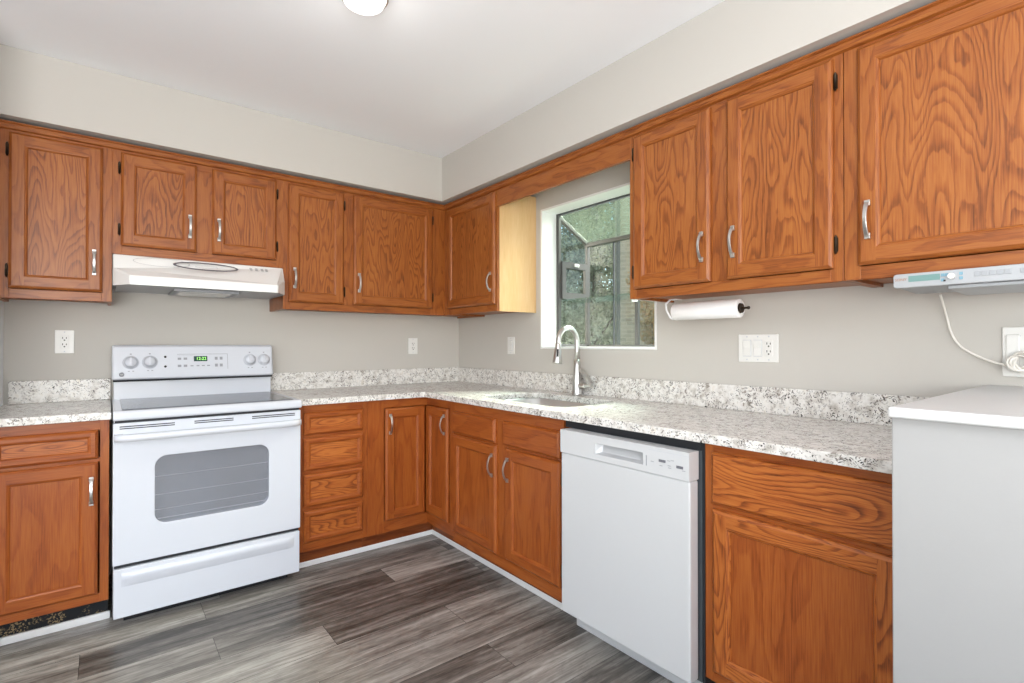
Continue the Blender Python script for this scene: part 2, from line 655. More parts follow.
    def prism(self, poly, axis, a0, a1, mat, grain=(0, 0, 1), smooth=False):
        """poly: 2-D outline; axis 'x': (y,z) swept in x; 'y': (x,z); 'z': (x,y)"""
        P = {'x': lambda p, a: (a, p[0], p[1]), 'y': lambda p, a: (p[0], a, p[1]), 'z': lambda p, a: (p[0], p[1], a)}[axis]
        off = (random.random() * 30, random.random() * 30)
        n = len(poly)
        for k in range(n):
            j = (k + 1) % n
            self.face([P(poly[k], a0), P(poly[j], a0), P(poly[j], a1), P(poly[k], a1)], mat, grain, off, smooth)
        self.face([P(p, a0) for p in poly][::-1], mat, grain, off)
        self.face([P(p, a1) for p in poly], mat, grain, off)
        return self

    def build(self, name, parent=None, bevel=0.0, seg=2, weld=True, loc=None, rotz=0.0):
        me = bpy.data.meshes.new(name)
        me.from_pydata([tuple(p) for p in self.v], [], self.f)
        ul = me.uv_layers.new(name='grain')
        k = 0
        for fi, uvs in enumerate(self.uv):
            for q in uvs:
                ul.data[k].uv = q
                k += 1
        for m in self.mats:
            me.materials.append(MATS[m])
        for p, mi, s in zip(me.polygons, self.mi, self.sm):
            p.material_index = mi
            p.use_smooth = s
        if weld:
            bm = bmesh.new()
            bm.from_mesh(me)
            bmesh.ops.remove_doubles(bm, verts=bm.verts, dist=2e-5)
            bmesh.ops.recalc_face_normals(bm, faces=bm.faces)
            bm.to_mesh(me)
            bm.free()
        o = bpy.data.objects.new(name, me)
        COL.objects.link(o)
        if parent:
            o.parent = parent
        if loc:
            o.location = loc
        o.rotation_euler = (0, 0, rotz)
        if bevel:
            bv = o.modifiers.new('bevel', 'BEVEL')
            bv.width = bevel
            bv.segments = seg
            bv.limit_method = 'ANGLE'
            bv.angle_limit = math.radians(35)
        return o


def empty(name, loc=(0, 0, 0), rotz=0.0):
    o = bpy.data.objects.new(name, None)
    COL.objects.link(o)
    o.location = loc
    o.rotation_euler = (0, 0, rotz)
    o.empty_display_size = 0.1
    return o


def tag(o, label=None, cat=None, group=None, kind=None):
    if label:
        o['label'] = label
    if cat:
        o['category'] = cat
    if group:
        o['group'] = group
    if kind:
        o['kind'] = kind
    return o


def thing(name, label, cat, loc=(0, 0, 0), rotz=0.0, group=None):
    return tag(empty(name, loc, rotz), label, cat, group)


def struct(mb, name, parent=None, **kw):
    o = mb.build(name, parent, **kw)
    if parent is None:
        o['kind'] = 'structure'
    return o


def text_mesh(body, size, mat, name, parent, loc, rot, extrude=0.0004):
    cu = bpy.data.curves.new(name, 'FONT')
    cu.body = body
    cu.size = size
    cu.extrude = extrude
    cu.align_x = 'CENTER'
    cu.align_y = 'CENTER'
    t = bpy.data.objects.new(name + '_source', cu)
    COL.objects.link(t)
    bpy.context.view_layer.update()
    me = bpy.data.meshes.new_from_object(t.evaluated_get(bpy.context.evaluated_depsgraph_get()))
    bpy.data.objects.remove(t)
    me.name = name
    me.materials.clear()
    me.materials.append(MATS[mat])
    o = bpy.data.objects.new(name, me)
    COL.objects.link(o)
    o.parent = parent
    o.location = loc
    o.rotation_euler = rot
    return o


def rrect(x0, x1, z0, z1, r, n=6):
    """rounded rectangle outline, counter-clockwise"""
    pts = []
    for cx_, cz_, a0 in ((x1 - r, z0 + r, -90), (x1 - r, z1 - r, 0), (x0 + r, z1 - r, 90), (x0 + r, z0 + r, 180)):
        for k in range(n + 1):
            a = math.radians(a0 + 90 * k / n)
            pts.append((cx_ + r * math.cos(a), cz_ + r * math.sin(a)))
    return pts


RW = -PI / 2      # rotation for things on the window wall: local x runs towards the camera (-y), local y into the wall

# ------------------------------------------------------------------ room shell
H = 2.455
T = 0.12
# garden window opening
WY0, WY1, WZ0, WZ1 = -1.828, -0.960, 1.166, 2.040


def plank_floor():
    mb = MB()
    tones = []
    pw, pl = 0.181, 1.22
    rnd = random.Random(3)
    sets = {}
    j = 0
    y = 0.10
    # end seams of the rows that the photograph shows (row index from the range wall)
    seam = {4: -1.80, 5: -1.00, 6: -1.80, 7: -1.42, 8: -0.93, 9: -1.55, 10: -0.95, 11: -1.3}
    while y > -6.7:
        s = seam.get(j, rnd.uniform(-1.2, 0))
        x = s - pl * 4
        while x < 0.1:
            a, b = max(x, -5.1), min(x + pl, 0.1)
            if b > a:
                off = (rnd.random() * 50, rnd.random() * 50)
                g = 0.0007
                mb.face([(a + g, y - pw + g, 0), (b - g, y - pw + g, 0), (b - g, y - g, 0), (a + g, y - g, 0)], 'vinyl_plank', (1, 0, 0), off)
                tones.append(rnd.uniform(-0.14, 0.12))
            x += pl
        y -= pw
        j += 1
    n_planks = len(tones)
    mb.face([(-5.1, -6.7, -0.001), (0.1, -6.7, -0.001), (0.1, 0.1, -0.001), (-5.1, 0.1, -0.001)], 'dark_gap')
    mb.box(-5.1, 0.1, -6.7, 0.1, -0.08, -0.002, 'dark_gap')
    o = struct(mb, 'floor', weld=False)
    at = o.data.attributes.new('tone', 'FLOAT', 'FACE')
    for i, v in enumerate(tones):
        at.data[i].value = v
    return o


plank_floor()

struct(MB().box(-5.1, 0.0 + T, -6.7, T, H, H + 0.1, 'ceiling_paint'), 'ceiling')
struct(MB().box(-5.1, T, 0.0, T, 0, H, 'wall_paint'), 'wall_rear')
mb = MB()
mb.box(0, T, WY1, 0.0, 0, H, 'wall_paint')
mb.box(0, T, -6.7, WY0, 0, H, 'wall_paint')
mb.box(0, T, WY0, WY1, 0, WZ0, 'wall_paint')
mb.box(0, T, WY0, WY1, WZ1, H, 'wall_paint')
struct(mb, 'wall_right')
struct(MB().box(-2.64, -2.526, -0.80, 0.0, 0, H, 'left_wall_paint'), 'wall_left')
# dining end walls, open where the daylight comes in
mb = MB()
mb.box(-5.2, -5.1, -2.1, 0.0, 0, H, 'wall_paint').box(-5.2, -5.1, -6.7, -4.3, 0, H, 'wall_paint').box(-5.2, -5.1, -4.3, -2.1, 2.15, H, 'wall_paint')
struct(mb, 'wall_far_left')
mb = MB()
mb.box(-5.1, -4.3, -6.8, -6.7, 0, H, 'wall_paint').box(-0.9, 0.12, -6.8, -6.7, 0, H, 'wall_paint')
mb.box(-4.3, -0.9, -6.8, -6.7, 0, 0.8, 'wall_paint').box(-4.3, -0.9, -6.8, -6.7, 2.3, H, 'wall_paint')
struct(mb, 'wall_front')

# soffit above the wall cabinets: an L along both walls
ZS = 2.162
DS = 0.368
mb = MB()
mb.prism([(-5.09, -0.001), (-5.09, -DS), (-DS, -DS), (-DS, -6.69), (-0.001, -6.69), (-0.001, -0.001)], 'z', ZS, H - 0.001, 'wall_paint')
struct(mb, 'wall_soffit')

# oak strip that closes the joint between cabinets and soffit
ZT = 2.130
mb = MB()
P0, P1 = -0.3115, -0.334
prof = [(0.0, 0.0), (0.010, 0.004), (0.014, 0.012), (0.014, 0.022), (0.022, 0.026), (0.022, 0.031)]
for (d0, z0), (d1, z1) in zip(prof[:-1], prof[1:]):
    a0, a1 = 0.3115 + d0, 0.3115 + d1
    mb.face([(-2.525, -a0, ZT - .012 + z0), (-a0, -a0, ZT - .012 + z0), (-a1, -a1, ZT - .012 + z1), (-2.525, -a1, ZT - .012 + z1)], 'oak_straight', (1, 0, 0), (2, 3))
    mb.face([(-a0, -a0, ZT - .012 + z0), (-a0, -3.6, ZT - .012 + z0), (-a1, -3.6, ZT - .012 + z1), (-a1, -a1, ZT - .012 + z1)], 'oak_straight', (0, 1, 0), (5, 1))
zt_ = ZT - .012 + .031
a1 = 0.3115 + .022
mb.face([(-2.525, -a1, zt_), (-a1, -a1, zt_), (-0.3115, -0.3115, zt_), (-2.525, -0.3115, zt_)], 'oak_straight', (1, 0, 0))
mb.face([(-a1, -a1, zt_), (-a1, -3.6, zt_), (-0.3115, -3.6, zt_), (-0.3115, -0.3115, zt_)], 'oak_straight', (0, 1, 0))
mb.face([(-2.525, -.3115, ZT - .012), (-2.525, -.3115, zt_), (-.3115, -.3115, zt_), (-.3115, -.3115, ZT - .012)], 'oak_straight', (1, 0, 0))
mb.face([(-.3115, -.3115, ZT - .012), (-.3115, -.3115, zt_), (-.3115, -3.6, zt_), (-.3115, -3.6, ZT - .012)], 'oak_straight', (0, 1, 0))
struct(mb, 'trim_1')

# white shoe moulding along the base cabinets
def shoe(name, pts, h=0.032):
    """strip along a polyline whose right-hand side (seen from above) is the room"""
    mb = MB()
    mb.prism([(p[0], p[1]) for p in pts], 'z', 0.0005, h, 'white_trim')
    return struct(mb, name, bevel=0.004)


shoe('baseboard_left', [(-2.524, -0.523), (-2.128, -0.523), (-2.128, -0.538), (-2.524, -0.538)][::-1])
shoe('baseboard_right', [(-1.362, -0.521), (-0.521, -0.521), (-0.521, -1.83), (-0.536, -1.83), (-0.536, -0.536), (-1.362, -0.536)])

# ------------------------------------------------------------------ garden window
win = empty('window_1', (0, 0, 0))
win['kind'] = 'structure'
xo = 0.41            # how far the glass box stands out
zr = 1.862           # eave of the sloping glass roof
mb = MB()            # white painted reveal
e = 0.012
mb.box(-0.004, T + .01, WY1 - e, WY1 - 0.0005, WZ0, WZ1 - .0005, 'white_trim')
mb.box(-0.004, T + .01, WY0 + .0005, WY0 + e, WZ0, WZ1 - .0005, 'white_trim')
mb.box(-0.004, T + .01, WY0 + e, WY1 - e, WZ1 - e, WZ1 - .0005, 'white_trim')
mb.box(-0.006, xo - .012, WY0 + e, WY1 - e, WZ0 + .0005, WZ0 + e, 'white_trim')
mb.build('reveal', win)
A0, A1 = WY1 - e, WY0 + e       # inner left and right faces of the box


def bar(mb, p, q, w, d, mat):
    mb.tube([p, q], 1.0, mat, flat=(w / 2, d / 2))


f = MB()
x0 = T + .012
for ya in (A0 - .011, A1 + .011):
    f.box(x0 - .01, x0 + .012, ya - .011, ya + .011, WZ0 + e, WZ1 - e, 'window_metal')
    f.box(xo - .026, xo, ya - .011, ya + .011, WZ0 + e, zr, 'window_metal')
    bar(f, (x0, ya, WZ1 - .03), (xo - .01, ya, zr), .024, .024, 'window_metal')
    f.box(x0, xo, ya - .011, ya + .011, WZ0 + e, WZ0 + e + .016, 'window_metal')
f.box(xo - .03, xo, A1, A0, zr - .014, zr + .012, 'window_metal')
f.box(xo - .026, xo, A1, A0, WZ0 + e, WZ0 + e + .014, 'window_metal')
f.box(x0 - .01, x0 + .014, A1, A0, WZ1 - e - .010, WZ1 - e, 'window_dark')
f.box(xo - .024, xo, -1.408, -1.386, WZ0 + e, zr, 'window_metal')
f.box(xo - .016, xo - .004, -1.216, -1.206, WZ0 + e, zr, 'window_dark')
f.build('frame', win, bevel=0.002)
g = MB()
g.box(xo - .012, xo - .007, A1, A0, WZ0 + e + .01, zr - .01, 'window_glass')
g.build('front_pane', win)
g = MB()
sl = (zr - (WZ1 - .03)) / (xo - x0)
g.face([(x0, A0 - .02, WZ1 - .03), (xo - .012, A0 - .02, zr), (xo - .012, A1 + .02, zr), (x0, A1 + .02, WZ1 - .03)], 'roof_glass')
g.face([(x0, A0 - .02, WZ1 - .025), (xo - .012, A0 - .02, zr + .005), (xo - .012, A1 + .02, zr + .005), (x0, A1 + .02, WZ1 - .025)][::-1], 'roof_glass')
g.build('roof_pane', win, weld=False)
zs = 1.475
for nm, ya in (('side_pane', A0 - .012), ('side_pane', A1 + .012)):
    g = MB()
    g.prism([(x0 + .01, WZ0 + .03), (xo - .02, WZ0 + .03), (xo - .02, zr - .005), (x0 + .01, WZ1 - .045)], 'y', ya - .002, ya + .002, 'window_glass')
    g.build(nm, win, weld=False)
# small vent sash in the left side, framed, with its latch
v = MB()
va, vb, vz0, vz1 = x0 + .008, xo - .026, zs + .012, 1.725
yv = A0 - .016
for (a, b_, c, d) in ((va, va + .034, vz0, vz1), (vb - .034, vb, vz0, vz1), (va + .034, vb - .034, vz0, vz0 + .040), (va + .034, vb - .034, vz1 - .040, vz1)):
    v.box(a, b_, yv - .022, yv - .001, c, d, 'window_metal')
vs = v.build('vent_sash', win)
lt = MB()
lt.box((va + vb) / 2 - .018, (va + vb) / 2 + .018, yv - .034, yv - .022, vz1 - .028, vz1 - .008, 'white_trim')
lt.cyl(((va + vb) / 2, yv - .046, vz1 - .018), ((va + vb) / 2, yv - .034, vz1 - .018), .008, 'white_trim')
lt.build('latch', vs, bevel=.002)
s = MB()
s.box(x0 + .012, xo - .03, A1 + .024, A0 - .040, zs - .004, zs + .004, 'shelf_glass')
s.build('glass_shelf', win)
br = MB()
br.box(xo - .05, xo - .026, -1.412, -1.382, zs - .022, zs + .016, 'white_trim')
br.build('shelf_bracket', win, bevel=.002)

# ------------------------------------------------------------------ cabinet fronts


def front_panel(mb, x0, x1, z0, z1, y, kind, fm, pm):
    """door or drawer front, back at y, front at y-0.019.  kind: 'frame' (stiles, rails, moulded recess),
    'small' (narrow frame, for drawers), 'slab' (plain, routed edge)"""
    th = 0.019
    lip = [(0.0, 0.0), (0.0, 0.009), (0.003, 0.013), (0.009, 0.0175), (0.011, th)]
    sw = {'frame': 0.050, 'small': 0.024, 'slab': 0.011}[kind]
    hor, ver = (1, 0, 0), (0, 0, 1)

    def ring(a, b, mh):
        (d0, h0), (d1, h1) = a, b
        R = lambda d, h: [(x0 + d, y - h, z0 + d), (x1 - d, y - h, z0 + d), (x1 - d, y - h, z1 - d), (x0 + d, y - h, z1 - d)]
        A, B = R(d0, h0), R(d1, h1)
        for k in range(4):
            j = (k + 1) % 4
            mb.face([A[k], A[j], B[j], B[k]], fm, hor if (k % 2 == 0 or mh) else ver)

    for a, b in zip(lip[:-1], lip[1:]):
        ring(a, b, kind != 'frame')
    l_ = 0.011
    yf = y - th
    if kind == 'slab':
        mb.face([(x0 + l_, yf, z0 + l_), (x1 - l_, yf, z0 + l_), (x1 - l_, yf, z1 - l_), (x0 + l_, yf, z1 - l_)], pm, hor)
    else:
        for a, b in ((x0 + l_, x0 + sw), (x1 - sw, x1 - l_)):
            mb.face([(a, yf, z0 + l_), (b, yf, z0 + l_), (b, yf, z1 - l_), (a, yf, z1 - l_)], fm, ver if kind == 'frame' else hor)
        for a, b in ((z0 + l_, z0 + sw), (z1 - sw, z1 - l_)):
            mb.face([(x0 + sw, yf, a), (x1 - sw, yf, a), (x1 - sw, yf, b), (x0 + sw, yf, b)], fm, hor)
        bead = [(sw, th), (sw + .002, th - .002), (sw + .005, th - .003), (sw + .009, th - .0065), (sw + .011, th - .0105)]
        for a, b in zip(bead[:-1], bead[1:]):
            ring(a, b, kind != 'frame')
        q = bead[-1][0]
        yp = y - bead[-1][1]
        mb.face([(x0 + q, yp, z0 + q), (x1 - q, yp, z0 + q), (x1 - q, yp, z1 - q), (x0 + q, yp, z1 - q)], pm, ver if kind == 'frame' else hor)
    mb.face([(x0, y, z0), (x0, y, z1), (x1, y, z1), (x1, y, z0)], fm, ver)


def handle(parent, x, y, z, L=0.100):
    """arched bar pull between two square posts, vertical, standing out from y towards -y"""
    mb = MB()
    for s in (-1, 1):
        zc = z + s * L / 2
        mb.box(x - .0075, x + .0075, y - .009, y - .0002, zc - .009, zc + .009, 'brushed_nickel')
    path = []
    for k in range(13):
        t = k / 12
        path.append((x, y - .009 - .020 * math.sin(PI * t) ** 0.8, z - L / 2 + L * t))
    rad = [1.0 - 0.18 * math.sin(PI * k / 12) for k in range(13)]
    mb.tube(path, rad, 'brushed_nickel', flat=(.0062, .0032))
    o = mb.build('handle', parent, bevel=.0012)
    o['label'] = 'brushed nickel arched bar handle'
    return o


def hinge(parent, x, y, z):
    mb = MB()
    mb.cyl((x, y - .006, z - .024), (x, y - .006, z + .024), .0045, 'bronze_hinge', n=10)
    mb.cyl((x, y - .006, z + .024), (x, y - .006, z + .031), .0045, 'bronze_hinge', r1=.001, n=10)
    mb.cyl((x, y - .006, z - .031), (x, y - .006, z - .024), .001, 'bronze_hinge', r1=.0045, n=10)
    mb.box(x - .0055, x + .0055, y - .003, y - .0002, z - .022, z + .022, 'bronze_hinge')
    o = mb.build('hinge', parent)
    o['label'] = 'dark bronze hinge'
    return o


def carcass(root, w, d, z0, z1, fm, side_l=None, side_r=None, rails=(), stiles=(), ff=0.019, top=True, bottom_up=0.0, yb=-0.001, mat_in=None):
    """hollow box of panels plus face frame; local x 0..w, front of the frame at y=-d.
    rails: (x0,x1,z0,z1) horizontal pieces, stiles: (x0,x1,z0,z1) vertical pieces"""
    mb = MB()
    fb = -d + ff + .0005
    mat_in = mat_in or fm
    mb.box(0.0005, .016, fb, yb, z0, z1, side_l or fm)
    mb.box(w - .016, w - .0005, fb, yb, z0, z1, side_r or fm)
    mb.box(.016, w - .016, fb, yb, z0 + bottom_up, z0 + bottom_up + .014, mat_in, (1, 0, 0))
    if top:
        mb.box(.016, w - .016, fb, yb, z1 - .014, z1, mat_in, (1, 0, 0))
    mb.box(.016, w - .016, yb - .008, yb, z0 + bottom_up + .014, z1 - .014, mat_in)
    body = mb.build('carcass', root)
    mb = MB()
    for (a, b, c, e_) in stiles:
        mb.box(a, b, -d, -d + ff, c, e_, fm, (0, 0, 1))
    for (a, b, c, e_) in rails:
        mb.box(a, b, -d, -d + ff, c, e_, fm, (1, 0, 0))
    mb.build('face_frame', root, bevel=.0012)
    return body


def door(root, x0, x1, z0, z1, d, fm, pm, handle_at=None, hinges=None, hx=None):
    y = -d - .0004
    mb = MB()
    front_panel(mb, x0, x1, z0, z1, y, 'frame', fm, pm)
    o = mb.build('door', root)
    if handle_at:
        handle(o, handle_at[0], y - .019, handle_at[1])
    if hinges:
        for hz in (z0 + .075, z1 - .075):
            hinge(o, x0 - .006 if hinges == 'L' else x1 + .006, -d, hz)
    return o


def drawer(root, x0, x1, z0, z1, d, fm, pm, kind):
    y = -d - .0004
    mb = MB()
    front_panel(mb, x0, x1, z0, z1, y, kind, fm, pm)
    return mb.build('drawer_front', root)


DU = 0.311
ZB = 1.394
D0, D1 = 1.436, 2.108      # door bottoms and tops of the wall cabinets
OS, OC = 'oak_straight', 'oak_cathedral'


def wall_cabinet(label, loc, rotz, w, z0, doors, side_l=None, side_r=None, stile_l=.036, stile_r=.036, mids=(), x_from=0.0):
    """doors: (x0, x1, handle side, hinge side)"""
    r = thing('wall_cabinet', label, 'cabinet', loc, rotz, 'oak wall cabinets')
    zb = z0
    zt = ZT
    st = [(x_from, x_from + stile_l, zb, zt), (w - stile_r, w, zb, zt)] + [(a, b, zb + .04, zt - .045) for a, b in mids]
    rl = [(x_from + stile_l, w - stile_r, zb, zb + .04), (x_from + stile_l, w - stile_r, zt - .045, zt)]
    carcass(r, w, DU, zb, zt, OS, side_l, side_r, rl, st, bottom_up=.012)
    dz0 = zb + (D0 - ZB)
    for (a, b, hs, hg) in doors:
        hx = a + .030 if hs == 'L' else b - .030
        door(r, a, b, dz0, D1, DU, OS, OC, (hx, dz0 + .135 if z0 < 1.5 else dz0 + .125), hg)
    return r


# along the range wall, left to right
XL = -2.525
wall_cabinet('oak wall cabinet with one wavy-grained door, left of the range hood', (XL, 0, 0), 0, .399, ZB,
             [(-2.477 - XL, -2.161 - XL, 'R', 'L')], stile_l=.05, stile_r=.04)
XB = -2.126
wall_cabinet('short oak two-door wall cabinet mounted directly over the range hood', (XB, 0, 0), 0, .761, 1.623,
             [(.032, .341, 'R', 'L'), (.410, .723, 'L', 'R')], mids=[(.34, .412)])
XC = -1.365
cd = wall_cabinet('long oak two-door wall cabinet between the range hood and the corner', (XC, 0, 0), 0, 1.364, ZB, [
    (-1.338 - XC, -1.022 - XC, 'L', 'R'), (-.961 - XC, -.415 - XC, 'L', 'R')], mids=[(.342, .405)], stile_r=.425)
# along the window wall (local x = distance from the corner)
r = thing('wall_cabinet', 'oak corner wall cabinet with pale birch side panel facing the window', 'cabinet', (0, -.333, 0), RW, 'oak wall cabinets')
w = .915 - .333
carcass(r, w, DU, ZB, ZT, OS, OS, 'birch_side', [(.03, w - .022, ZB, ZB + .04), (.03, w - .022, ZT - .045, ZT)],
        [(-.0215, .03, ZB, ZT), (w - .020, w, ZB, ZT)], bottom_up=.012)
door(r, .357 - .333, .911 - .333 - .004, D0, D1, DU, OS, OC, (.911 - .333 - .038, D0 + .135))
wall_cabinet('oak two-door wall cabinet between the window and the radio cabinet, paper towels under it', (0, -1.911, 0), RW, 2.757 - 1.911, ZB,
             [(.027, .394, 'R', 'L'), (.461, .820, 'L', 'R')], mids=[(.39, .465)])
wall_cabinet('oak wall cabinet at the far right with the silver radio mounted below it', (0, -2.759, 0), RW, .80, ZB,
             [(.040, .76, 'L', 'R')], stile_l=.045)

# valance board over the window
va_ = thing('window_valance', 'plain oak valance board spanning over the garden window', 'valance', (0, -.9155, 0), RW)
mb = MB()
L = 1.911 - .9155 - .0005
mb.box(0, L, -DU, -DU + .019, 2.022, ZT, OS, (1, 0, 0))
mb.build('board', va_, bevel=.0015)
mb = MB()
mb.box(0.02, L - .02, -DU + .0195, -DU + .045, ZT - .04, ZT - .002, OS, (1, 0, 0))
mb.build('cleat', va_)

# ------------------------------------------------------------------ base cabinets
DB = 0.6115
BZ, BT = 0.113, 0.8775
OB, OF = 'oak_base', 'oak_base_figured'


def toe(root, x0, x1, y, mat='oak_toe', z1=None):
    MB().box(x0, x1, y, y + .016, 0.001, (z1 or BZ) - .0005, mat, (1, 0, 0)).build('toe_kick', root)


# left of the range
r = thing('base_cabinet', 'oak base cabinet with a drawer over a door, left of the white range', 'cabinet', (XL, 0, 0), 0, 'oak base cabinets')
w = .391
carcass(r, w, DB, BZ, BT, OB, rails=[(.04, w - .03, BZ, .15), (.04, w - .03, .83, BT), (.04, w - .03, .70, .72)],
        stiles=[(0, .04, BZ, BT), (w - .03, w, BZ, BT)], top=False)
drawer(r, .03, -2.170 - XL, .715, .836, DB, OB, OF, 'small')
door(r, .03, -2.170 - XL, .150, .702, DB, OB, OB, (-2.170 - XL - .022, .585))
toe(r, .002, w - .002, -.521, 'scraped_toe_kick')
# drawer stack right of the range
XD = -1.366
r = thing('base_cabinet', 'oak base cabinet with a stack of four drawers, right of the range', 'cabinet', (XD, 0, 0), 0, 'oak base cabinets')
w = .374
zz = [(.720, .838), (.533, .704), (.345, .513), (.160, .324)]
rl = [(.026, w - .028, BZ, .16), (.026, w - .028, .836, BT)] + [(.026, w - .028, b_ - .002, t_ + .002) for b_, t_ in ((.704, .72), (.513, .533), (.324, .345))]
carcass(r, w, DB, BZ, BT, OB, rails=rl, stiles=[(0, .026, BZ, BT), (w - .028, w, BZ, BT)], top=False)
for a, b_ in zz:
    drawer(r, .026, w - .029, a, b_, DB, OB, OF, 'small')
toe(r, .002, w, -.5345)
# corner cabinet with a two-leaf door
r = thing('base_cabinet', 'oak corner base cabinet with a folding two-leaf door in the inside corner', 'cabinet', (0, 0, 0), 0, 'oak base cabinets')
mb = MB()
mb.box(-.9915, -.976, -DB + .02, -.001, BZ, BT, OB)
mb.box(-DB + .02, -.001, -.906, -.891, BZ, BT, OB)
mb.box(-.976, -.001, -.016, -.001, BZ, BT, OB).box(-.016, -.001, -.891, -.016, BZ, BT, OB)
mb.box(-.976, -.016, -DB + .02, -.016, BZ, BZ + .016, OB, (1, 0, 0))
mb.box(-DB + .02, -.016, -.891, -DB + .02, BZ, BZ + .016, OB, (1, 0, 0))
mb.build('carcass', r)
mb = MB()
mb.box(-.9915, -.893, -DB, -DB + .019, BZ, BT, OB)
mb.box(-.893, -DB + .019, -DB, -DB + .019, .828, BT, OB, (1, 0, 0))
mb.box(-.893, -DB + .019, -DB, -DB + .019, BZ, .178, OB, (1, 0, 0))
mb.box(-DB, -DB + .019, -.905, -.870, BZ, BT, OB)
mb.box(-DB, -DB + .019, -.870, -DB, .828, BT, OB, (0, 1, 0))
mb.box(-DB, -DB + .019, -.870, -DB, BZ, .178, OB, (0, 1, 0))
mb.build('face_frame', r)
door(r, -.890, -.6335, .181, .825, DB, OB, OB, (-.890 + .026, .735))
leaf = empty('door_leaf_pivot', (0, 0, 0))
COL.objects.unlink(leaf)
bpy.data.objects.remove(leaf)
mb = MB()
front_panel(mb, .6135, .867, .181, .825, -DB - .0004, 'frame', OB, OB)
lf = mb.build('door', r)
lf.rotation_euler = (0, 0, RW)
handle(lf, .867 - .026, -DB - .0194, .735)
MB().box(-.991, -.5345, -.5345, -.519 - .0005, .001, BZ - .0005, 'oak_toe', (1, 0, 0)).box(-.5345, -.5195, -.905, -.536, .001, BZ - .0005, 'oak_toe', (0, 1, 0)).build('toe_kick', r)
# sink base
r = thing('base_cabinet', 'oak sink base cabinet with two false drawer fronts and two doors, left of the dishwasher', 'cabinet', (0, -.906, 0), RW, 'oak base cabinets')
w = 1.797 - .906
carcass(r, w, DB, BZ - .02, BT, OB, rails=[(.02, w - .014, BZ - .02, .152), (.02, w - .014, .815, BT), (.02, .40, .678, .715), (.50, w - .014, .678, .715)],
        stiles=[(0, .02, BZ - .02, BT), (w - .014, w, BZ - .02, BT), (.40, .50, .152, .815)], top=False)
drawer(r, .016, .414, .702, .820, DB, OB, OB, 'slab')
drawer(r, .480, .879, .702, .820, DB, OB, OB, 'slab')
door(r, .014, .424, .152, .690, DB, OB, OB, (.424 - .026, .590))
door(r, .500, .881, .152, .690, DB, OB, OB, (.500 + .026, .590), 'R')
toe(r, 0, w, -.5345, z1=BZ - .02)
# right of the dishwasher
r = thing('base_cabinet', 'oak base cabinet with bold-grained drawer, between the dishwasher and the white half wall', 'cabinet', (0, -2.457, 0), RW, 'oak base cabinets')
w = .581
carcass(r, w, DB, BZ, BT, OB, rails=[(.03, w - .03, BZ, .15), (.03, w - .03, .845, BT), (.03, w - .03, .66, .69)],
        stiles=[(0, .03, BZ, BT), (w - .03, w, BZ, BT)], top=False)
drawer(r, .028, .530, .684, .848, DB, OF, OF, 'slab')
door(r, .031, .530, .150, .668, DB, OF, OB)
toe(r, 0, w, -.5345)

# ------------------------------------------------------------------ worktops and upstands
CZ0, CZ1 = .8785, .910
DC = .656
mb = MB()
mb.box(-2.5245, -2.1275, -DC, -.0015, CZ0, CZ1, 'granite')
tag(mb.build('countertop', None, bevel=.003), 'short speckled white granite countertop left of the range', 'countertop', 'granite countertops')
# L-shaped worktop with sink cut-out
SX0, SX1, SY0, SY1 = -.550, -.145, -1.725, -1.060
hole = rrect(SX0, SX1, SY0, SY1, .10, 7)


def poly_with_hole(name, outer, hole_pts, z0, z1, mat):
    bm = bmesh.new()
    vo = [bm.verts.new((p[0], p[1], z1)) for p in outer]
    vh = [bm.verts.new((p[0], p[1], z1)) for p in hole_pts]
    eds = [bm.edges.new((a[i], a[(i + 1) % len(a)])) for a in (vo, vh) for i in range(len(a))]
    bmesh.ops.triangle_fill(bm, use_beauty=True, use_dissolve=False, edges=eds)
    top = list(bm.faces)
    for f_ in top:
        if f_.normal.z < 0:
            f_.normal_flip()
    ret = bmesh.ops.extrude_face_region(bm, geom=top)
    nv = [g_ for g_ in ret['geom'] if isinstance(g_, bmesh.types.BMVert)]
    bmesh.ops.translate(bm, verts=nv, vec=(0, 0, z0 - z1))
    bmesh.ops.recalc_face_normals(bm, faces=bm.faces)
    me = bpy.data.meshes.new(name)
    bm.to_mesh(me)
    bm.free()
    me.materials.append(MATS[mat])
    o = bpy.data.objects.new(name, me)
    COL.objects.link(o)
    return o


outer = [(-1.3685, -.0015), (-1.3685, -DC), (-DC - .012, -DC), (-DC - .003, -DC - .003), (-DC, -DC - .012), (-DC, -3.038), (-.0015, -3.038), (-.0015, -.0015)]
ct = poly_with_hole('countertop', outer, hole, CZ0, CZ1, 'granite')
tag(ct, 'L-shaped speckled white granite countertop with the sink cut into it', 'countertop', 'granite countertops')
bv = ct.modifiers.new('bevel', 'BEVEL')
bv.width = .003
bv.segments = 2
bv.limit_method = 'ANGLE'
bv.angle_limit = math.radians(50)

BSZ = 1.018
tag(MB().box(-2.508, -2.1275, -.0205, -.0012, CZ1 + .0004, BSZ, 'granite').build('backsplash', None, bevel=.002),
    'short granite upstand behind the countertop left of the range', 'backsplash', 'granite upstands')
tag(MB().box(-1.3685, -.0215, -.0205, -.0012, CZ1 + .0004, BSZ, 'granite').build('backsplash', None, bevel=.002),
    'granite upstand on the range wall from the range to the corner', 'backsplash', 'granite upstands')
tag(MB().box(-.0205, -.0012, -3.038, -.0012, CZ1 + .0004, BSZ, 'granite').build('backsplash', None, bevel=.002),
    'long granite upstand running under the window', 'backsplash', 'granite upstands')

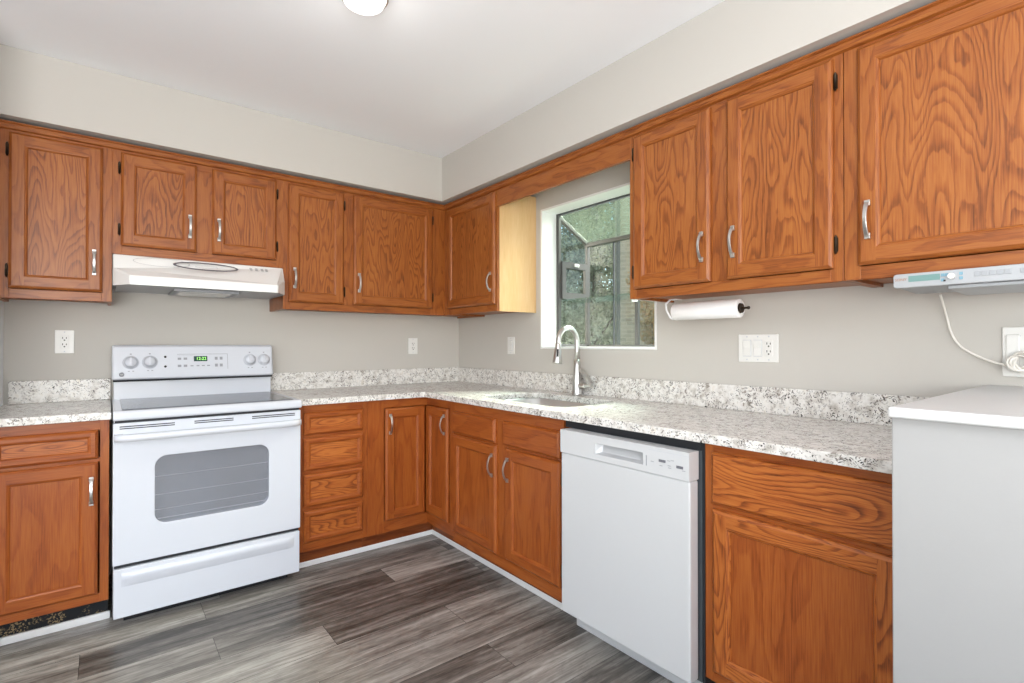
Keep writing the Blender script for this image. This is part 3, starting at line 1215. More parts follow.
# ------------------------------------------------------------------ sink and faucet
sk = thing('kitchen_sink', 'stainless steel undermount sink set into the granite below the window', 'sink', ((SX0 + SX1) / 2, (SY0 + SY1) / 2, CZ0))
mb = MB()
cxm, cym = (SX0 + SX1) / 2, (SY0 + SY1) / 2
loops = []
for dz, ins, rr in ((-.0008, -.012, .105), (-.0008, .0, .10), (-.004, .003, .10), (-.14, .008, .095), (-.165, .022, .085), (-.172, .05, .06)):
    loops.append([(p[0] - cxm, p[1] - cym, dz) for p in rrect(SX0 + ins, SX1 - ins, SY0 + ins, SY1 - ins, rr, 7)])
for A, B in zip(loops[:-1], loops[1:]):
    for k in range(len(A)):
        j = (k + 1) % len(A)
        mb.face([A[k], A[j], B[j], B[k]], 'stainless', smooth=True)
mb.face(loops[-1], 'stainless')
mb.build('basin', sk)
dr = MB()
dr.lathe([(.0, .004), (.02, .004), (.034, .003), (.042, .001), (.044, -.001)], (0, 0, -.171), (0, 0, 1), 'chrome')
dr.build('drain', sk)

FX, FY = -.062, -1.336
fc = thing('faucet', 'brushed nickel gooseneck pull-down faucet behind the sink', 'faucet', (FX, FY, CZ1 + .0004), 0)
mb = MB()
mb.lathe([(.0, 0), (.031, 0), (.031, .005), (.0295, .009), (.027, .07), (.0225, .12), (.0180, .165), (.0145, .20), (.0, .20)], (0, 0, 0), (0, 0, 1), 'brushed_nickel')
mb.build('base', fc)
mb = MB()
# spout arches out over the bowl
dirv = Vector((-.995, -.06, 0)).normalized()
R = .076
path = [(0, 0, .18), (0, 0, .25), (0, 0, .285)]
for k in range(1, 15):
    a = PI - PI * k / 14
    q = dirv * (R - R * math.cos(PI - a))
    path.append((q.x, q.y, .298 + R * math.sin(a)))
end = dirv * (2 * R)
path.append((end.x, end.y, .285))
mb.tube(path, .0138, 'brushed_nickel', n=16)
mb.build('spout', fc)
mb = MB()
e0 = Vector((end.x, end.y, .288))
ax = Vector((dirv.x * .10, dirv.y * .10, -1)).normalized()
mb.lathe([(.0, -.002), (.0150, -.002), (.0165, .004), (.0165, .03), (.0215, .070), (.0275, .104), (.0265, .110), (.0, .110)], e0, ax, 'brushed_nickel', n=20)
sp = mb.build('spray_head', fc)
mb = MB()
sd = Vector((-.75, -.66, 0)).normalized()
c = e0 + ax * .050 + sd * .0180
mb.tube([c - ax * .020, c, c + ax * .022 + sd * .003], [.8, 1, .9], 'black_rubber', flat=(.006, .003))
o = mb.build('spray_button', sp)
o['label'] = 'black spray button'
mb = MB()
hd = Vector((0.05, -1, 0)).normalized()
mb.cyl(hd * .015 + Vector((0, 0, .052)), hd * .062 + Vector((0, 0, .052)), .0185, 'brushed_nickel', n=18)
mb.tube([hd * .060 + Vector((0, 0, .050)), hd * .092 + Vector((0, 0, .056)), hd * .098 + Vector((0, 0, .066)), hd * .062 + Vector((0, 0, .110)), hd * .026 + Vector((0, 0, .142))], [1.1, 1.0, 1.0, .9, .75], 'brushed_nickel', flat=(.013, .0085))
mb.build('lever', fc, bevel=.0015)

# ------------------------------------------------------------------ range
RX0, RX1 = -2.1225, -1.3725
rw = RX1 - RX0
rg = thing('range', 'white freestanding electric range with smooth glass cooktop', 'range', (RX0, 0, 0), 0)
FR = -.680   # door plane
mb = MB()
mb.box(.003, rw - .003, -.640, -.03, .045, .872, 'appliance_white')
mb.box(.04, rw - .04, -.60, -.06, .001, .045, 'black_rubber')
mb.build('body', rg)
# cooktop: frame with raised front lip, glass inside
mb = MB()
mb.prism([(-.692, .874), (-.700, .882), (-.700, .905), (-.688, .914), (-.10, .914), (-.10, .874)], 'x', 0, rw, 'appliance_white', (1, 0, 0))
ctp = mb.build('cooktop_frame', rg, bevel=.003)
mb = MB()
mb.box(.030, rw - .030, -.655, -.125, .9143, .9168, 'cooktop_glass')
g_ = mb.build('glass_cooktop', rg, bevel=.001)
g_['label'] = 'grey glass cooktop'
for (bx, by, br_) in ((.21, -.50, .115), (.55, -.50, .09), (.21, -.25, .085), (.55, -.25, .11)):
    mb = MB()
    n_ = 40
    for k in range(n_):
        a0, a1_ = 2 * PI * k / n_, 2 * PI * (k + 1) / n_
        P = lambda rr, a: (bx + rr * math.cos(a), by + rr * math.sin(a), .9170)
        mb.face([P(br_ - .002, a0), P(br_, a0), P(br_, a1_), P(br_ - .002, a1_)], 'appliance_grey_print')
    mb.build('burner_ring', g_)
# backguard: riser and console
mb = MB()
mb.box(.006, rw - .006, -.098, -.03, .872, 1.020, 'appliance_white')
mb.build('riser', rg, bevel=.003)
mb = MB()
mb.prism([(-.125, 1.012), (-.128, 1.022), (-.098, 1.178), (-.086, 1.190), (-.028, 1.190), (-.028, 1.012)], 'x', -.002, rw + .002, 'appliance_white', (1, 0, 0))
con = mb.build('console', rg, bevel=.014, seg=4)
mb = MB()
mb.prism([(-.118, 1.003), (-.122, 1.0125), (-.03, 1.0125), (-.03, 1.003)], 'x', .004, rw - .004, 'dark_gap')
mb.build('console_seam', rg)
# console face: slanted plane from (y=-.128,z=1.022) to (y=-.098,z=1.178)
cn = Vector((0, -(1.178 - 1.022), -(.128 - .098) * -1 * -1)).normalized()
cdir = Vector((0, .030, .156)).normalized()
cnor = Vector((0, -cdir.z, cdir.y))


def cface(x, z, out=0.0):
    t = (z - 1.022) / .156
    return Vector((x, -.128 + .030 * t, z)) + cnor * out


tilt = math.atan2(.030, .156)
for kx, kz in ((.075, 1.100), (.155, 1.101), (.628, 1.104), (.703, 1.104)):
    mb = MB()
    o0 = cface(kx, kz, .0002)
    mb.lathe([(.034, 0), (.034, .0015), (.030, .002)], o0, cnor, 'pale_grey', n=26)
    mb.lathe([(.030, .002), (.027, .006), (.0245, .018), (.0225, .022), (.0, .023)], o0, cnor, 'appliance_white', n=26)
    kb = mb.build('knob', rg)
    mb = MB()
    q = o0 + cnor * .023
    mb.tube([q - cdir * .021, q + cdir * .021], 1.0, 'appliance_white', flat=(.005, .006))
    mb.build('grip', kb, bevel=.0015)
    mb = MB()
    a_, b_ = cface(kx - .004, kz + .043, .0004), cface(kx + .004, kz + .043, .0004)
    mb.face([a_ - cdir * .003, b_ - cdir * .003, b_ + cdir * .003, a_ + cdir * .003], 'appliance_grey_print')
    mb.build('knob_mark', rg)
    mb = MB()
    for sx in (-.012, 0.006):
        a_, b_ = cface(kx + sx, kz - .044, .0004), cface(kx + sx + .008, kz - .044, .0004)
        mb.face([a_ - cdir * .002, b_ - cdir * .002, b_ + cdir * .002, a_ + cdir * .002], 'appliance_grey_print')
    mb.build('knob_mark', rg)
for kz in (1.127, 1.076):
    mb = MB()
    mb.lathe([(.006, 0), (.006, .0012), (.0, .0014)], cface(.222, kz, .0002), cnor, 'slot_dark', n=14)
    mb.build('indicator_light', rg)


def cquad(mb, x0, x1, z0, z1, mat, out):
    mb.face([cface(x0, z0, out), cface(x1, z0, out), cface(x1, z1, out), cface(x0, z1, out)], mat)


mb = MB()
for (a, b_, c, d_) in ((.275, .515, 1.139, 1.1412), (.513, .515, 1.056, 1.141), (.275, .345, 1.131, 1.132)):
    cquad(mb, a, b_, c, d_, 'appliance_grey_print', .0004)
for bx in (.285, .312):
    for bz in (1.116, 1.078):
        cquad(mb, bx - .008, bx + .008, bz - .006, bz + .006, 'appliance_grey_print', .0005)
for bx in (.342, .370, .395, .420):
    cquad(mb, bx - .007, bx + .007, 1.074, 1.080, 'appliance_grey_print', .0005)
for bx in (.458, .482):
    for bz in (1.116, 1.078):
        cquad(mb, bx - .007, bx + .007, bz - .008, bz + .008, 'appliance_grey_print', .0005)
mb.build('touch_pad', rg)
mb = MB()
cquad(mb, .351, .415, 1.101, 1.129, 'clock_face', .0008)
dsp = mb.build('clock_display', rg)
dsp['label'] = 'dark green clock display'
p = cface(.386, 1.115, .0012)
text_mesh('12:22', .022, 'clock_digits', 'clock_digits', dsp, p, (PI / 2 - tilt, 0, 0))
mb = MB()
mb.lathe([(.011, 0), (.011, .001), (.0, .0012)], cface(.038, 1.040, .0002), cnor, 'appliance_grey_print', n=20)
bd = mb.build('badge', rg)
bd['label'] = 'small round grey monogram badge'
text_mesh('GE', .010, 'plastic_white', 'monogram', bd, cface(.038, 1.040, .0016), (PI / 2 - tilt, 0, 0))
# oven door
dz0, dz1 = .268, .862
wx0, wx1, wz0, wz1 = .145, .602, .415, .708
mb = MB()
ow = rrect(wx0, wx1, wz0, wz1, .045, 7)
# front skin with window opening built as a filled ring
bm = bmesh.new()
oc = [(.0, dz0), (rw, dz0), (rw, dz1), (.0, dz1)]
vo = [bm.verts.new((p[0], FR, p[1])) for p in oc]
vh = [bm.verts.new((p[0], FR, p[1])) for p in ow]
eds = [bm.edges.new((a[i], a[(i + 1) % len(a)])) for a in (vo, vh) for i in range(len(a))]
bmesh.ops.triangle_fill(bm, use_beauty=True, use_dissolve=False, edges=eds)
ret = bmesh.ops.extrude_face_region(bm, geom=list(bm.faces))
bmesh.ops.translate(bm, verts=[g0 for g0 in ret['geom'] if isinstance(g0, bmesh.types.BMVert)], vec=(0, .038, 0))
bmesh.ops.recalc_face_normals(bm, faces=bm.faces)
me = bpy.data.meshes.new('oven_door')
bm.to_mesh(me)
bm.free()
me.materials.append(MATS['appliance_white'])
od = bpy.data.objects.new('oven_door', me)
COL.objects.link(od)
od.parent = rg
bv = od.modifiers.new('bevel', 'BEVEL')
bv.width = .004
bv.segments = 2
bv.limit_method = 'ANGLE'
bv.angle_limit = math.radians(60)
mb = MB()
mb.face([(p[0], FR + .004, p[1]) for p in ow], 'oven_glass')
o = mb.build('oven_window', od, weld=False)
o['label'] = 'grey tinted oven window'
mb = MB()
mb.box(wx0 - .02, wx1 + .02, FR + .0375, FR + .0385, wz0 - .02, wz1 + .02, 'oven_enamel')
for zz_ in (.615, .535, .47, .43):
    mb.box(wx0 - .01, wx1 + .01, FR + .026, FR + .029, zz_ - .0012, zz_ + .0012, 'oven_rack')
mb.build('oven_racks', od)
mb = MB()
for (a, b_) in ((.022, .216), (.290, .447), (.526, .722)):
    for zz_ in (.8385, .8470):
        mb.box(a, b_, FR - .0006, FR + .001, zz_ - .0021, zz_ + .0021, 'dark_gap')
mb.build('vent_slots', od)
# handle bar: full-width bulged bar
mb = MB()
hz = .803
path, rad = [], []
N = 24
for k in range(N + 1):
    t = k / N
    x = .004 + (rw - .008) * t
    edge = min(t, 1 - t) / .07
    out = .040 if edge >= 1 else .012 + .028 * math.sin(edge * PI / 2)
    path.append((x, FR - out, hz))
    rad.append(1.0)
mb.tube(path, rad, 'appliance_white', n=12)
for p in mb.v:
    pass
hb = MB()
sec = [(0, -.016), (-.012, -.014), (-.017, 0), (-.014, .012), (0, .016), (.010, .012), (.012, -.012)]
rings = []
for p in path:
    rings.append([(p[0], p[1] + s_[0], p[2] + s_[1]) for s_ in sec])
for A, B in zip(rings[:-1], rings[1:]):
    for k in range(len(sec)):
        j = (k + 1) % len(sec)
        hb.face([A[k], B[k], B[j], A[j]], 'appliance_white', smooth=True)
hb.face(rings[0], 'appliance_white')
hb.face(rings[-1][::-1], 'appliance_white')
for a in (.004, rw - .034):
    hb.box(a, a + .03, FR - .02, FR + .0005, hz - .014, hz + .014, 'appliance_white')
hb.build('oven_handle', od)
# storage drawer with a bulged lip
mb = MB()
mb.prism([(FR + .04, .046), (FR, .048), (FR, .150), (FR, .252), (FR + .04, .254)], 'x', .004, rw - .004, 'appliance_white', (1, 0, 0))
sd_ = mb.build('storage_drawer', rg, bevel=.003)
mb = MB()
prof = [(FR - .0002, .176), (FR - .004, .186), (FR - .010, .206), (FR - .012, .220), (FR - .008, .230), (FR - .0002, .234)]
xs = [(.030, 0.0), (.045, .6), (.065, 1.0), (rw - .065, 1.0), (rw - .045, .6), (rw - .030, 0.0)]
for (xa, sa), (xb, sb) in zip(xs[:-1], xs[1:]):
    for (y0_, z0_), (y1_, z1_) in zip(prof[:-1], prof[1:]):
        P = lambda x, s, y, z: (x, FR + (y - FR) * max(s, .02), z)
        mb.face([P(xa, sa, y0_, z0_), P(xb, sb, y0_, z0_), P(xb, sb, y1_, z1_), P(xa, sa, y1_, z1_)], 'appliance_white', smooth=True)
mb.build('drawer_pull', sd_)
mb = MB()
mb.box(.006, rw - .006, FR + .012, -.642, .2545, .2675, 'dark_gap')
mb.build('door_gap', rg)
mb = MB()
mb.box(.006, rw - .006, FR + .008, -.642, .8625, .8735, 'dark_gap')
mb.build('door_gap', rg)

# ------------------------------------------------------------------ range hood
hdx = -2.1235
hw = .7545
hd_ = thing('range_hood', 'white under-cabinet range hood above the range', 'range hood', (hdx, 0, 0), 0)
zt_h = 1.6215
mb = MB()
ch = .060            # chamfer of the front corners
yF = -.47            # front lip
zl0, zl1 = 1.467, 1.510
yT = -.318
top = [(0, -.002, zt_h), (0, yT, zt_h), (hw, yT, zt_h), (hw, -.002, zt_h)]
q = {}
# vertices
TL, TR = (0, yT, zt_h), (hw, yT, zt_h)
FL, FRt = (ch, yF, zl1), (hw - ch, yF, zl1)
SL, SR = (0, -.36, zl1 + .035), (hw, -.36, zl1 + .035)
FLb, FRb = (ch, yF, zl0), (hw - ch, yF, zl0)
SLb, SRb = (0, -.36, zl0), (hw, -.36, zl0)
BLb, BRb = (0, -.002, zl0), (hw, -.002, zl0)
BL, BR = (0, -.002, zt_h), (hw, -.002, zt_h)
W_ = 'hood_white'
mb.face([TL, SL, FL, FRt, SR, TR], W_)
mb.face([FL, FLb, FRb, FRt], W_)
mb.face([SL, SLb, FLb, FL], W_)
mb.face([FRt, FRb, SRb, SR], W_)
mb.face([TL, BL, BLb, SLb, SL], W_)
mb.face([TR, SR, SRb, BRb, BR], W_)
mb.face([TL, TR, BR, BL], W_)
mb.face([BL, BR, BRb, BLb], W_)
hb_ = mb.build('shell', hd_, bevel=.007, seg=3)
# underside pan, recessed
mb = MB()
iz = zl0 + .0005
mb.face([(.012, -.02, iz), (.012, -.352, iz), (ch + .006, yF + .014, iz), (hw - ch - .006, yF + .014, iz), (hw - .012, -.352, iz), (hw - .012, -.02, iz)], 'hood_grey')
mb.face([(.012, -.02, iz + .02), (hw - .012, -.02, iz + .02), (hw - .012, -.352, iz + .02), (hw - ch - .006, yF + .014, iz + .02), (ch + .006, yF + .014, iz + .02), (.012, -.352, iz + .02)], 'hood_grey')
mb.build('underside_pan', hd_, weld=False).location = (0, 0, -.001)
mb = MB()
mb.prism([(.235, -.10), (.235, -.40), (.52, -.40), (.52, -.10)], 'z', zl0 - .012, zl0 - .001, 'grey_plastic')
mb.prism([(.262, -.13), (.262, -.37), (.493, -.37), (.493, -.13)], 'z', zl0 - .014, zl0 - .0121, 'hood_white')
mb.build('filter_tray', hd_, bevel=.002)
# oval panel and buttons on the sloping face: plane through TL and FL
a_ = Vector(TL); b_ = Vector((0, yF, zl1))
sv = (b_ - a_)
sl_ = sv.length
sv.normalize()
sn = Vector((1, 0, 0)).cross(sv).normalized()
if sn.y > 0:
    sn = -sn
# the chamfered sheet is not exactly planar near the ends; the middle is


def hface(x, t, out):
    return Vector((x, 0, 0)) + Vector((0, a_.y, a_.z)) + sv * (sl_ * t) + sn * out


def oval(mb, cx_, ct_, rx, rt, w_, mat, out, n=48):
    for k in range(n):
        a0, a1_ = 2 * PI * k / n, 2 * PI * (k + 1) / n
        P = lambda s, a: hface(cx_ + rx * s[0] * math.cos(a), ct_ + rt * s[1] * math.sin(a), out)
        i_, o_ = (1 - w_ / rx, 1 - w_ / (rt * sl_)), (1, 1)
        mb.face([P(i_, a0), P(o_, a0), P(o_, a1_), P(i_, a1_)], mat)


mb = MB()
oval(mb, .378, .31, .145, .22, .013, 'oval_grey', .0015)
o = mb.build('oval_ring', hd_, weld=False)
o['label'] = 'grey oval outline'
mb = MB()
oval(mb, .19, .27, .115, .22, .003, 'hood_grey', .0012)
mb.build('embossed_oval', hd_, weld=False)
mb = MB()
oval(mb, .378, .33, .05, .07, .002, 'hood_grey', .0012)
mb.build('embossed_oval', hd_, weld=False)
mb = MB()
for k, bx in enumerate((.585, .612, .640, .662)):
    p0 = hface(bx, .25, .001)
    mb.tube([hface(bx, .17, .0015), hface(bx, .30, .0015)], 1.0, 'hood_grey', flat=(.006, .0015))
mb.build('switch', hd_, bevel=.0006)

# ------------------------------------------------------------------ dishwasher
dw = thing('dishwasher', 'white built-in dishwasher under the countertop', 'dishwasher', (0, -1.853, 0), RW)
ww = .592
DF = -.680
mb = MB()
mb.box(-.002, ww + .002, -.615, -.03, .09, .862, 'gasket_grey')
mb.box(-.038, ww + .003, -.617, -.600, .845, .8775, 'dark_gap')
mb.box(ww + .0021, ww + .0110, -.612, -.30, .02, .8775, 'dark_gap')
mb.build('tub', dw)
mb = MB()
mb.box(0, ww, DF, -.632, .106, .752, 'dishwasher_white')
mb.build('door', dw, bevel=.006, seg=3)
# control panel with a pocket handle cut into it
mb = MB()
px0, px1, pz0, pz1 = .190, .412, .776, .818
CF = DF - .004
xs_ = [0, px0, px1, ww]
mb.box(0, px0, CF, -.630, .754, .846, 'dishwasher_white').box(px1, ww, CF, -.630, .754, .846, 'dishwasher_white')
mb.box(px0, px1, CF, -.630, .754, pz0, 'dishwasher_white').box(px0, px1, CF, -.630, pz1, .846, 'dishwasher_white')
bm_ = mb
cp = mb.build('control_panel', dw)
mb = MB()
mb.face([(px0, CF, pz0), (px1, CF, pz0), (px1, CF + .020, pz0 + .008), (px0, CF + .020, pz0 + .008)], 'dishwasher_pocket')
mb.face([(px0, CF, pz1), (px0, CF + .030, pz1), (px1, CF + .030, pz1), (px1, CF, pz1)], 'dishwasher_pocket')
mb.face([(px0, CF + .020, pz0 + .008), (px1, CF + .020, pz0 + .008), (px1, CF + .030, pz1), (px0, CF + .030, pz1)], 'dishwasher_pocket')
mb.face([(px0 + .0, CF, pz0), (px0 + .018, CF + .020, pz0 + .008), (px0 + .018, CF + .030, pz1), (px0, CF, pz1)], 'dishwasher_white')
mb.face([(px1, CF, pz0), (px1, CF, pz1), (px1 - .010, CF + .030, pz1), (px1 - .010, CF + .020, pz0 + .008)], 'dishwasher_white')
mb.build('handle_pocket', cp, weld=False)
mb = MB()
y_ = CF - .0004
mb.box(.425, .428, y_, CF, .776, .812, 'appliance_grey_print')
mb.box(.436, .592, y_, CF, .8325, .8335, 'pale_grey')
for (a, b_, c, d_) in ((.477, .504, .798, .807), (.545, .570, .789, .798)):
    mb.box(a, b_, y_, CF, c, d_, 'oval_grey')
for (a, c) in ((.445, .793), (.480, .785), (.512, .790), (.514, .783), (.566, .783), (.510, .806), (.524, .809)):
    mb.box(a, a + .012, y_, CF, c, c + .0028, 'oval_print')
mb.build('controls', cp)
mb = MB()
mb.box(-.020, ww + .002, -.572, -.545, .001, .089, 'dishwasher_white')
mb.build('kick_plate', dw, bevel=.003)

# ------------------------------------------------------------------ half wall at the right
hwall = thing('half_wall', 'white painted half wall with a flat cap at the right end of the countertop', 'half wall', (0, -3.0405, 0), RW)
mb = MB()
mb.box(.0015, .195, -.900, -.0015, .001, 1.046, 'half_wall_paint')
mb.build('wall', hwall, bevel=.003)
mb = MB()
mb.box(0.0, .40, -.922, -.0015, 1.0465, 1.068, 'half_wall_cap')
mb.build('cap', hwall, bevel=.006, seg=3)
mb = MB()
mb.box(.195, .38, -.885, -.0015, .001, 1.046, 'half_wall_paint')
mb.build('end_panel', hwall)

# ------------------------------------------------------------------ electrical plates


def plate(root, w, h):
    mb = MB()
    mb.box(-w / 2, w / 2, -.006, -.0005, -h / 2, h / 2, 'plastic_white')
    return mb.build('cover_plate', root, bevel=.003)


def receptacle(root, x, decor=True):
    mb = MB()
    mb.box(x - .0165, x + .0165, -.0085, -.006, -.033, .033, 'plastic_white')
    o = mb.build('receptacle', root, bevel=.0015)
    mb = MB()
    for zc in (-.016, .016):
        mb.box(x - .0085, x - .0055, -.0088, -.0080, zc - .001, zc + .008, 'slot_dark')
        mb.box(x + .0055, x + .0085, -.0088, -.0080, zc - .001, zc + .007, 'slot_dark')
        mb.cyl((x, -.0088, zc - .008), (x, -.0080, zc - .008), .0034, 'slot_dark', n=12)
    mb.build('slots', o)
    return o


def rocker(root, x):
    mb = MB()
    mb.prism([(-.006, -.033), (-.009, -.033), (-.0075, 0), (-.0115, .033), (-.006, .033)], 'x', x - .0165, x + .0165, 'plastic_white')
    o = mb.build('rocker', root, bevel=.001)
    mb = MB()
    mb.box(x - .0178, x + .0178, -.0064, -.0059, -.0348, .0348, 'pale_grey')
    mb.build('rocker_frame', root)
    return o


def screws(root, xs):
    for x in xs:
        for z in (-.048, .048):
            mb = MB()
            mb.cyl((x, -.0068, z), (x, -.0058, z), .003, 'pale_grey', n=10)
            mb.build('screw', root)


r = thing('wall_outlet', 'white duplex outlet on the wall left of the range', 'outlet', (-2.309, 0, 1.206), 0, 'duplex wall outlets')
plate(r, .074, .116); receptacle(r, 0); screws(r, (0,))
r = thing('wall_outlet', 'white duplex outlet between the range and the corner', 'outlet', (-.396, 0, 1.182), 0, 'duplex wall outlets')
plate(r, .074, .116); receptacle(r, 0); screws(r, (0,))
r = thing('light_switch', 'single white rocker switch left of the window', 'light switch', (0, -.660, 1.186), RW)
plate(r, .074, .116); rocker(r, 0); screws(r, (0,))
r = thing('switch_plate', 'wide white plate with two rocker switches and an outlet below the paper towels', 'switch plate', (0, -2.333, 1.177), RW)
plate(r, .168, .118)
rocker(r, -.046); rocker(r, 0); receptacle(r, .046); screws(r, (-.046, 0, .046))
r = thing('outlet_plate', 'white outlet plate beside the half wall with the radio cord plugged in', 'outlet', (0, -3.140, 1.170), RW)
plate(r, .122, .150)
mb = MB()
mb.box(-.052, -.022, -.0105, -.006, -.052, .052, 'plastic_white')
mb.build('blank_insert', r, bevel=.004)
receptacle(r, .023); screws(r, (-.023, .023))

# ------------------------------------------------------------------ paper towel and holder
ph = thing('towel_holder', 'white single-arm paper towel holder under the wall cabinet right of the window', 'towel holder', (-.165, -2.035, 1.393), RW)
mb = MB()
mb.box(-.012, .030, -.020, .020, -.004, -.0003, 'holder_white')
mb.tube([(-.004, -.018, -.003), (-.012, -.040, -.022), (-.006, -.044, -.050), (.004, -.030, -.082), (.002, -.008, -.090), (-.002, 0, -.060)], [.0042] * 6, 'holder_white', n=10)
mb.build('arm', ph, bevel=.001)
mb = MB()
mb.cyl((-.004, 0, -.056), (.335, 0, -.056), .0045, 'bronze_hinge', n=12)
mb.lathe([(.0045, 0), (.007, .004), (.0055, .009), (.0, .011)], (.335, 0, -.056), (1, 0, 0), 'bronze_hinge', n=12)
mb.build('rod', ph)
mb = MB()
mb.cyl((.309, 0, -.056), (.314, 0, -.056), .019, 'bronze_hinge', n=20)
o = mb.build('end_cap', ph)
o['label'] = 'dark bronze end cap'
pt = thing('paper_towel_roll', 'white paper towel roll hanging under the cabinet right of the window', 'paper towels', (-.165, -2.035, 1.337), RW)
mb = MB()
mb.lathe([(.021, .010), (.0365, .010), (.038, .013), (.038, .304), (.0365, .307), (.021, .307)], (0, 0, 0), (1, 0, 0), 'paper_towel', n=40)
mb.build('sheet_roll', pt)
mb = MB()
mb.lathe([(.0205, .0105), (.0205, .3065), (.0185, .3065), (.0185, .0105), (.0205, .0105)], (0, 0, 0), (1, 0, 0), 'card_core', n=28)
mb.build('card_core', pt)

# ------------------------------------------------------------------ under-cabinet radio
rd = thing('under_cabinet_radio', 'silver under-cabinet radio with green display at the far right', 'radio', (0, -2.902, ZB - .0006), RW)
Lr = .42
mb = MB()
# body: shallow wedge, deeper at the front face, rounded nose
prof = [(-.352, -.001), (-.352, -.040), (-.20, -.046), (-.10, -.040), (-.07, -.001)]
mb.prism(prof, 'x', .010, Lr - .010, 'radio_grey')
rb_ = mb.build('body', rd, bevel=.003)
mb = MB()
mb.prism(rrect(0, Lr, -.0405, -.0012, .008, 4), 'y', -.366, -.3525, 'radio_silver')
fp = mb.build('front_panel', rd, bevel=.002)
y_ = -.3665
mb = MB()
mb.box(.036, .106, y_ - .0003, y_ + .001, -.0250, -.0085, 'radio_lcd')
o = mb.build('display', fp)
o['label'] = 'pale green display'
text_mesh('SONY', .0105, 'brand_print', 'brand_mark', fp, (.018, y_ - .0003, -.0175), (PI / 2, 0, 0))
mb = MB()
mb.cyl((.131, y_ - .012, -.0185), (.131, y_ + .001, -.0185), .0078, 'plastic_white', n=20)
mb.build('dial', fp, bevel=.001)
mb = MB()
for (a, c) in ((.108, -.014), (.108, -.0275), (.116, -.014)):
    mb.box(a, a + .0075, y_ - .0014, y_ + .001, c - .003, c + .005, 'radio_blue')
mb.box(.113, .118, y_ - .0016, y_ + .001, -.031, -.026, 'slot_dark')
mb.build('preset_button', fp, bevel=.0006)
for c in (-.0135, -.0255):
    mb = MB()
    mb.box(.146, .1535, y_ - .0014, y_ + .001, c - .003, c + .005, 'radio_blue')
    mb.build('tuning_button', fp, bevel=.0006)
mb = MB()
for k in range(5):
    x_ = .176 + .0145 * k
    mb.box(x_, x_ + .0125, y_ - .0012, y_ + .001, -.0235, -.0110, 'radio_button')
for x_ in (.262, .277, .305, .322):
    mb.box(x_, x_ + .012, y_ - .0012, y_ + .001, -.0235, -.0110, 'radio_button')
mb.build('button_row', fp, bevel=.0008)
mb = MB()
mb.prism([(-.345, -.0405), (-.345, -.050), (-.14, -.056), (-.13, -.044), (-.20, -.0462)], 'x', .118, Lr - .02, 'radio_silver')
mb.build('speaker_cover', rd, bevel=.002)
# cord down to the outlet
cd_ = thing('power_cord', 'white radio power cord hanging in a curve and coiled at the outlet', 'cord', (-.02, -2.952, 1.345), RW)
mb = MB()


def bez(p, n=40):
    """Catmull-Rom through points"""
    P = [Vector(q) for q in p]
    P = [P[0] * 2 - P[1]] + P + [P[-1] * 2 - P[-2]]
    out = []
    for i in range(1, len(P) - 2):
        for k in range(n // (len(P) - 3) + 1):
            t = k / (n // (len(P) - 3) + 1)
            a, b, c, d = P[i - 1], P[i], P[i + 1], P[i + 2]
            out.append(.5 * ((2 * b) + (-a + c) * t + (2 * a - 5 * b + 4 * c - d) * t * t + (-a + 3 * b - 3 * c + d) * t ** 3))
    out.append(P[-2])
    return out


mb.tube(bez([(0, -.08, .004), (.0, -.045, -.025), (0, .0, -.065), (.010, .004, -.115), (.033, .006, -.160), (.085, .004, -.196), (.135, -.005, -.214), (.165, -.012, -.222)]), .0034, 'cord_white', n=10)
mb.build('cable', cd_)
mb = MB()
coil = []
for k in range(100):
    a = 2 * PI * k / 25
    rr = .026 + .006 * math.sin(k * .37)
    coil.append((.176 + rr * math.cos(a) + .006 * math.sin(k * .21), -.020 - .006 * math.sin(k * .5), -.205 + rr * .95 * math.sin(a)))
mb.tube(coil, .0034, 'cord_white', n=8)
mb.tube(bez([(.165, -.012, -.222), (.19, -.03, -.215), (.205, -.035, -.20)]), .0034, 'cord_white', n=8)
mb.build('coil', cd_)
mb = MB()
mb.box(.196, .222, -.034, .0105, -.204, -.178, 'cord_white')
mb.build('plug', cd_, bevel=.004)

# ------------------------------------------------------------------ ceiling light
LX, LY = -1.440, -1.652
lm = thing('ceiling_light', 'small round ceiling light with a glowing white dome and chrome rim', 'ceiling light', (LX, LY, H - .0005), 0)
mb = MB()
mb.lathe([(.0, 0), (.084, 0), (.086, -.010), (.086, -.040), (.083, -.044), (.077, -.044), (.077, -.038)], (0, 0, 0), (0, 0, 1), 'chrome', n=48)
mb.build('rim', lm)
mb = MB()
mb.lathe([(.0765, -.038), (.074, -.052), (.067, -.065), (.052, -.075), (.030, -.080), (.0, -.082)], (0, 0, 0), (0, 0, 1), 'lamp_glass', n=48)
mb.build('dome', lm)
ld = bpy.data.lights.new('lamp_glow', 'POINT')
ld.energy = 1.2
ld.color = (1.0, .965, .92)
ld.shadow_soft_size = .10
lo = bpy.data.objects.new('lamp_glow', ld)
COL.objects.link(lo)
lo.location = (LX, LY, H - .20)

# ------------------------------------------------------------------ outside the window
struct(MB().box(.6, 26, -14, 26, -1.1, -1.0, 'lawn'), 'ground')


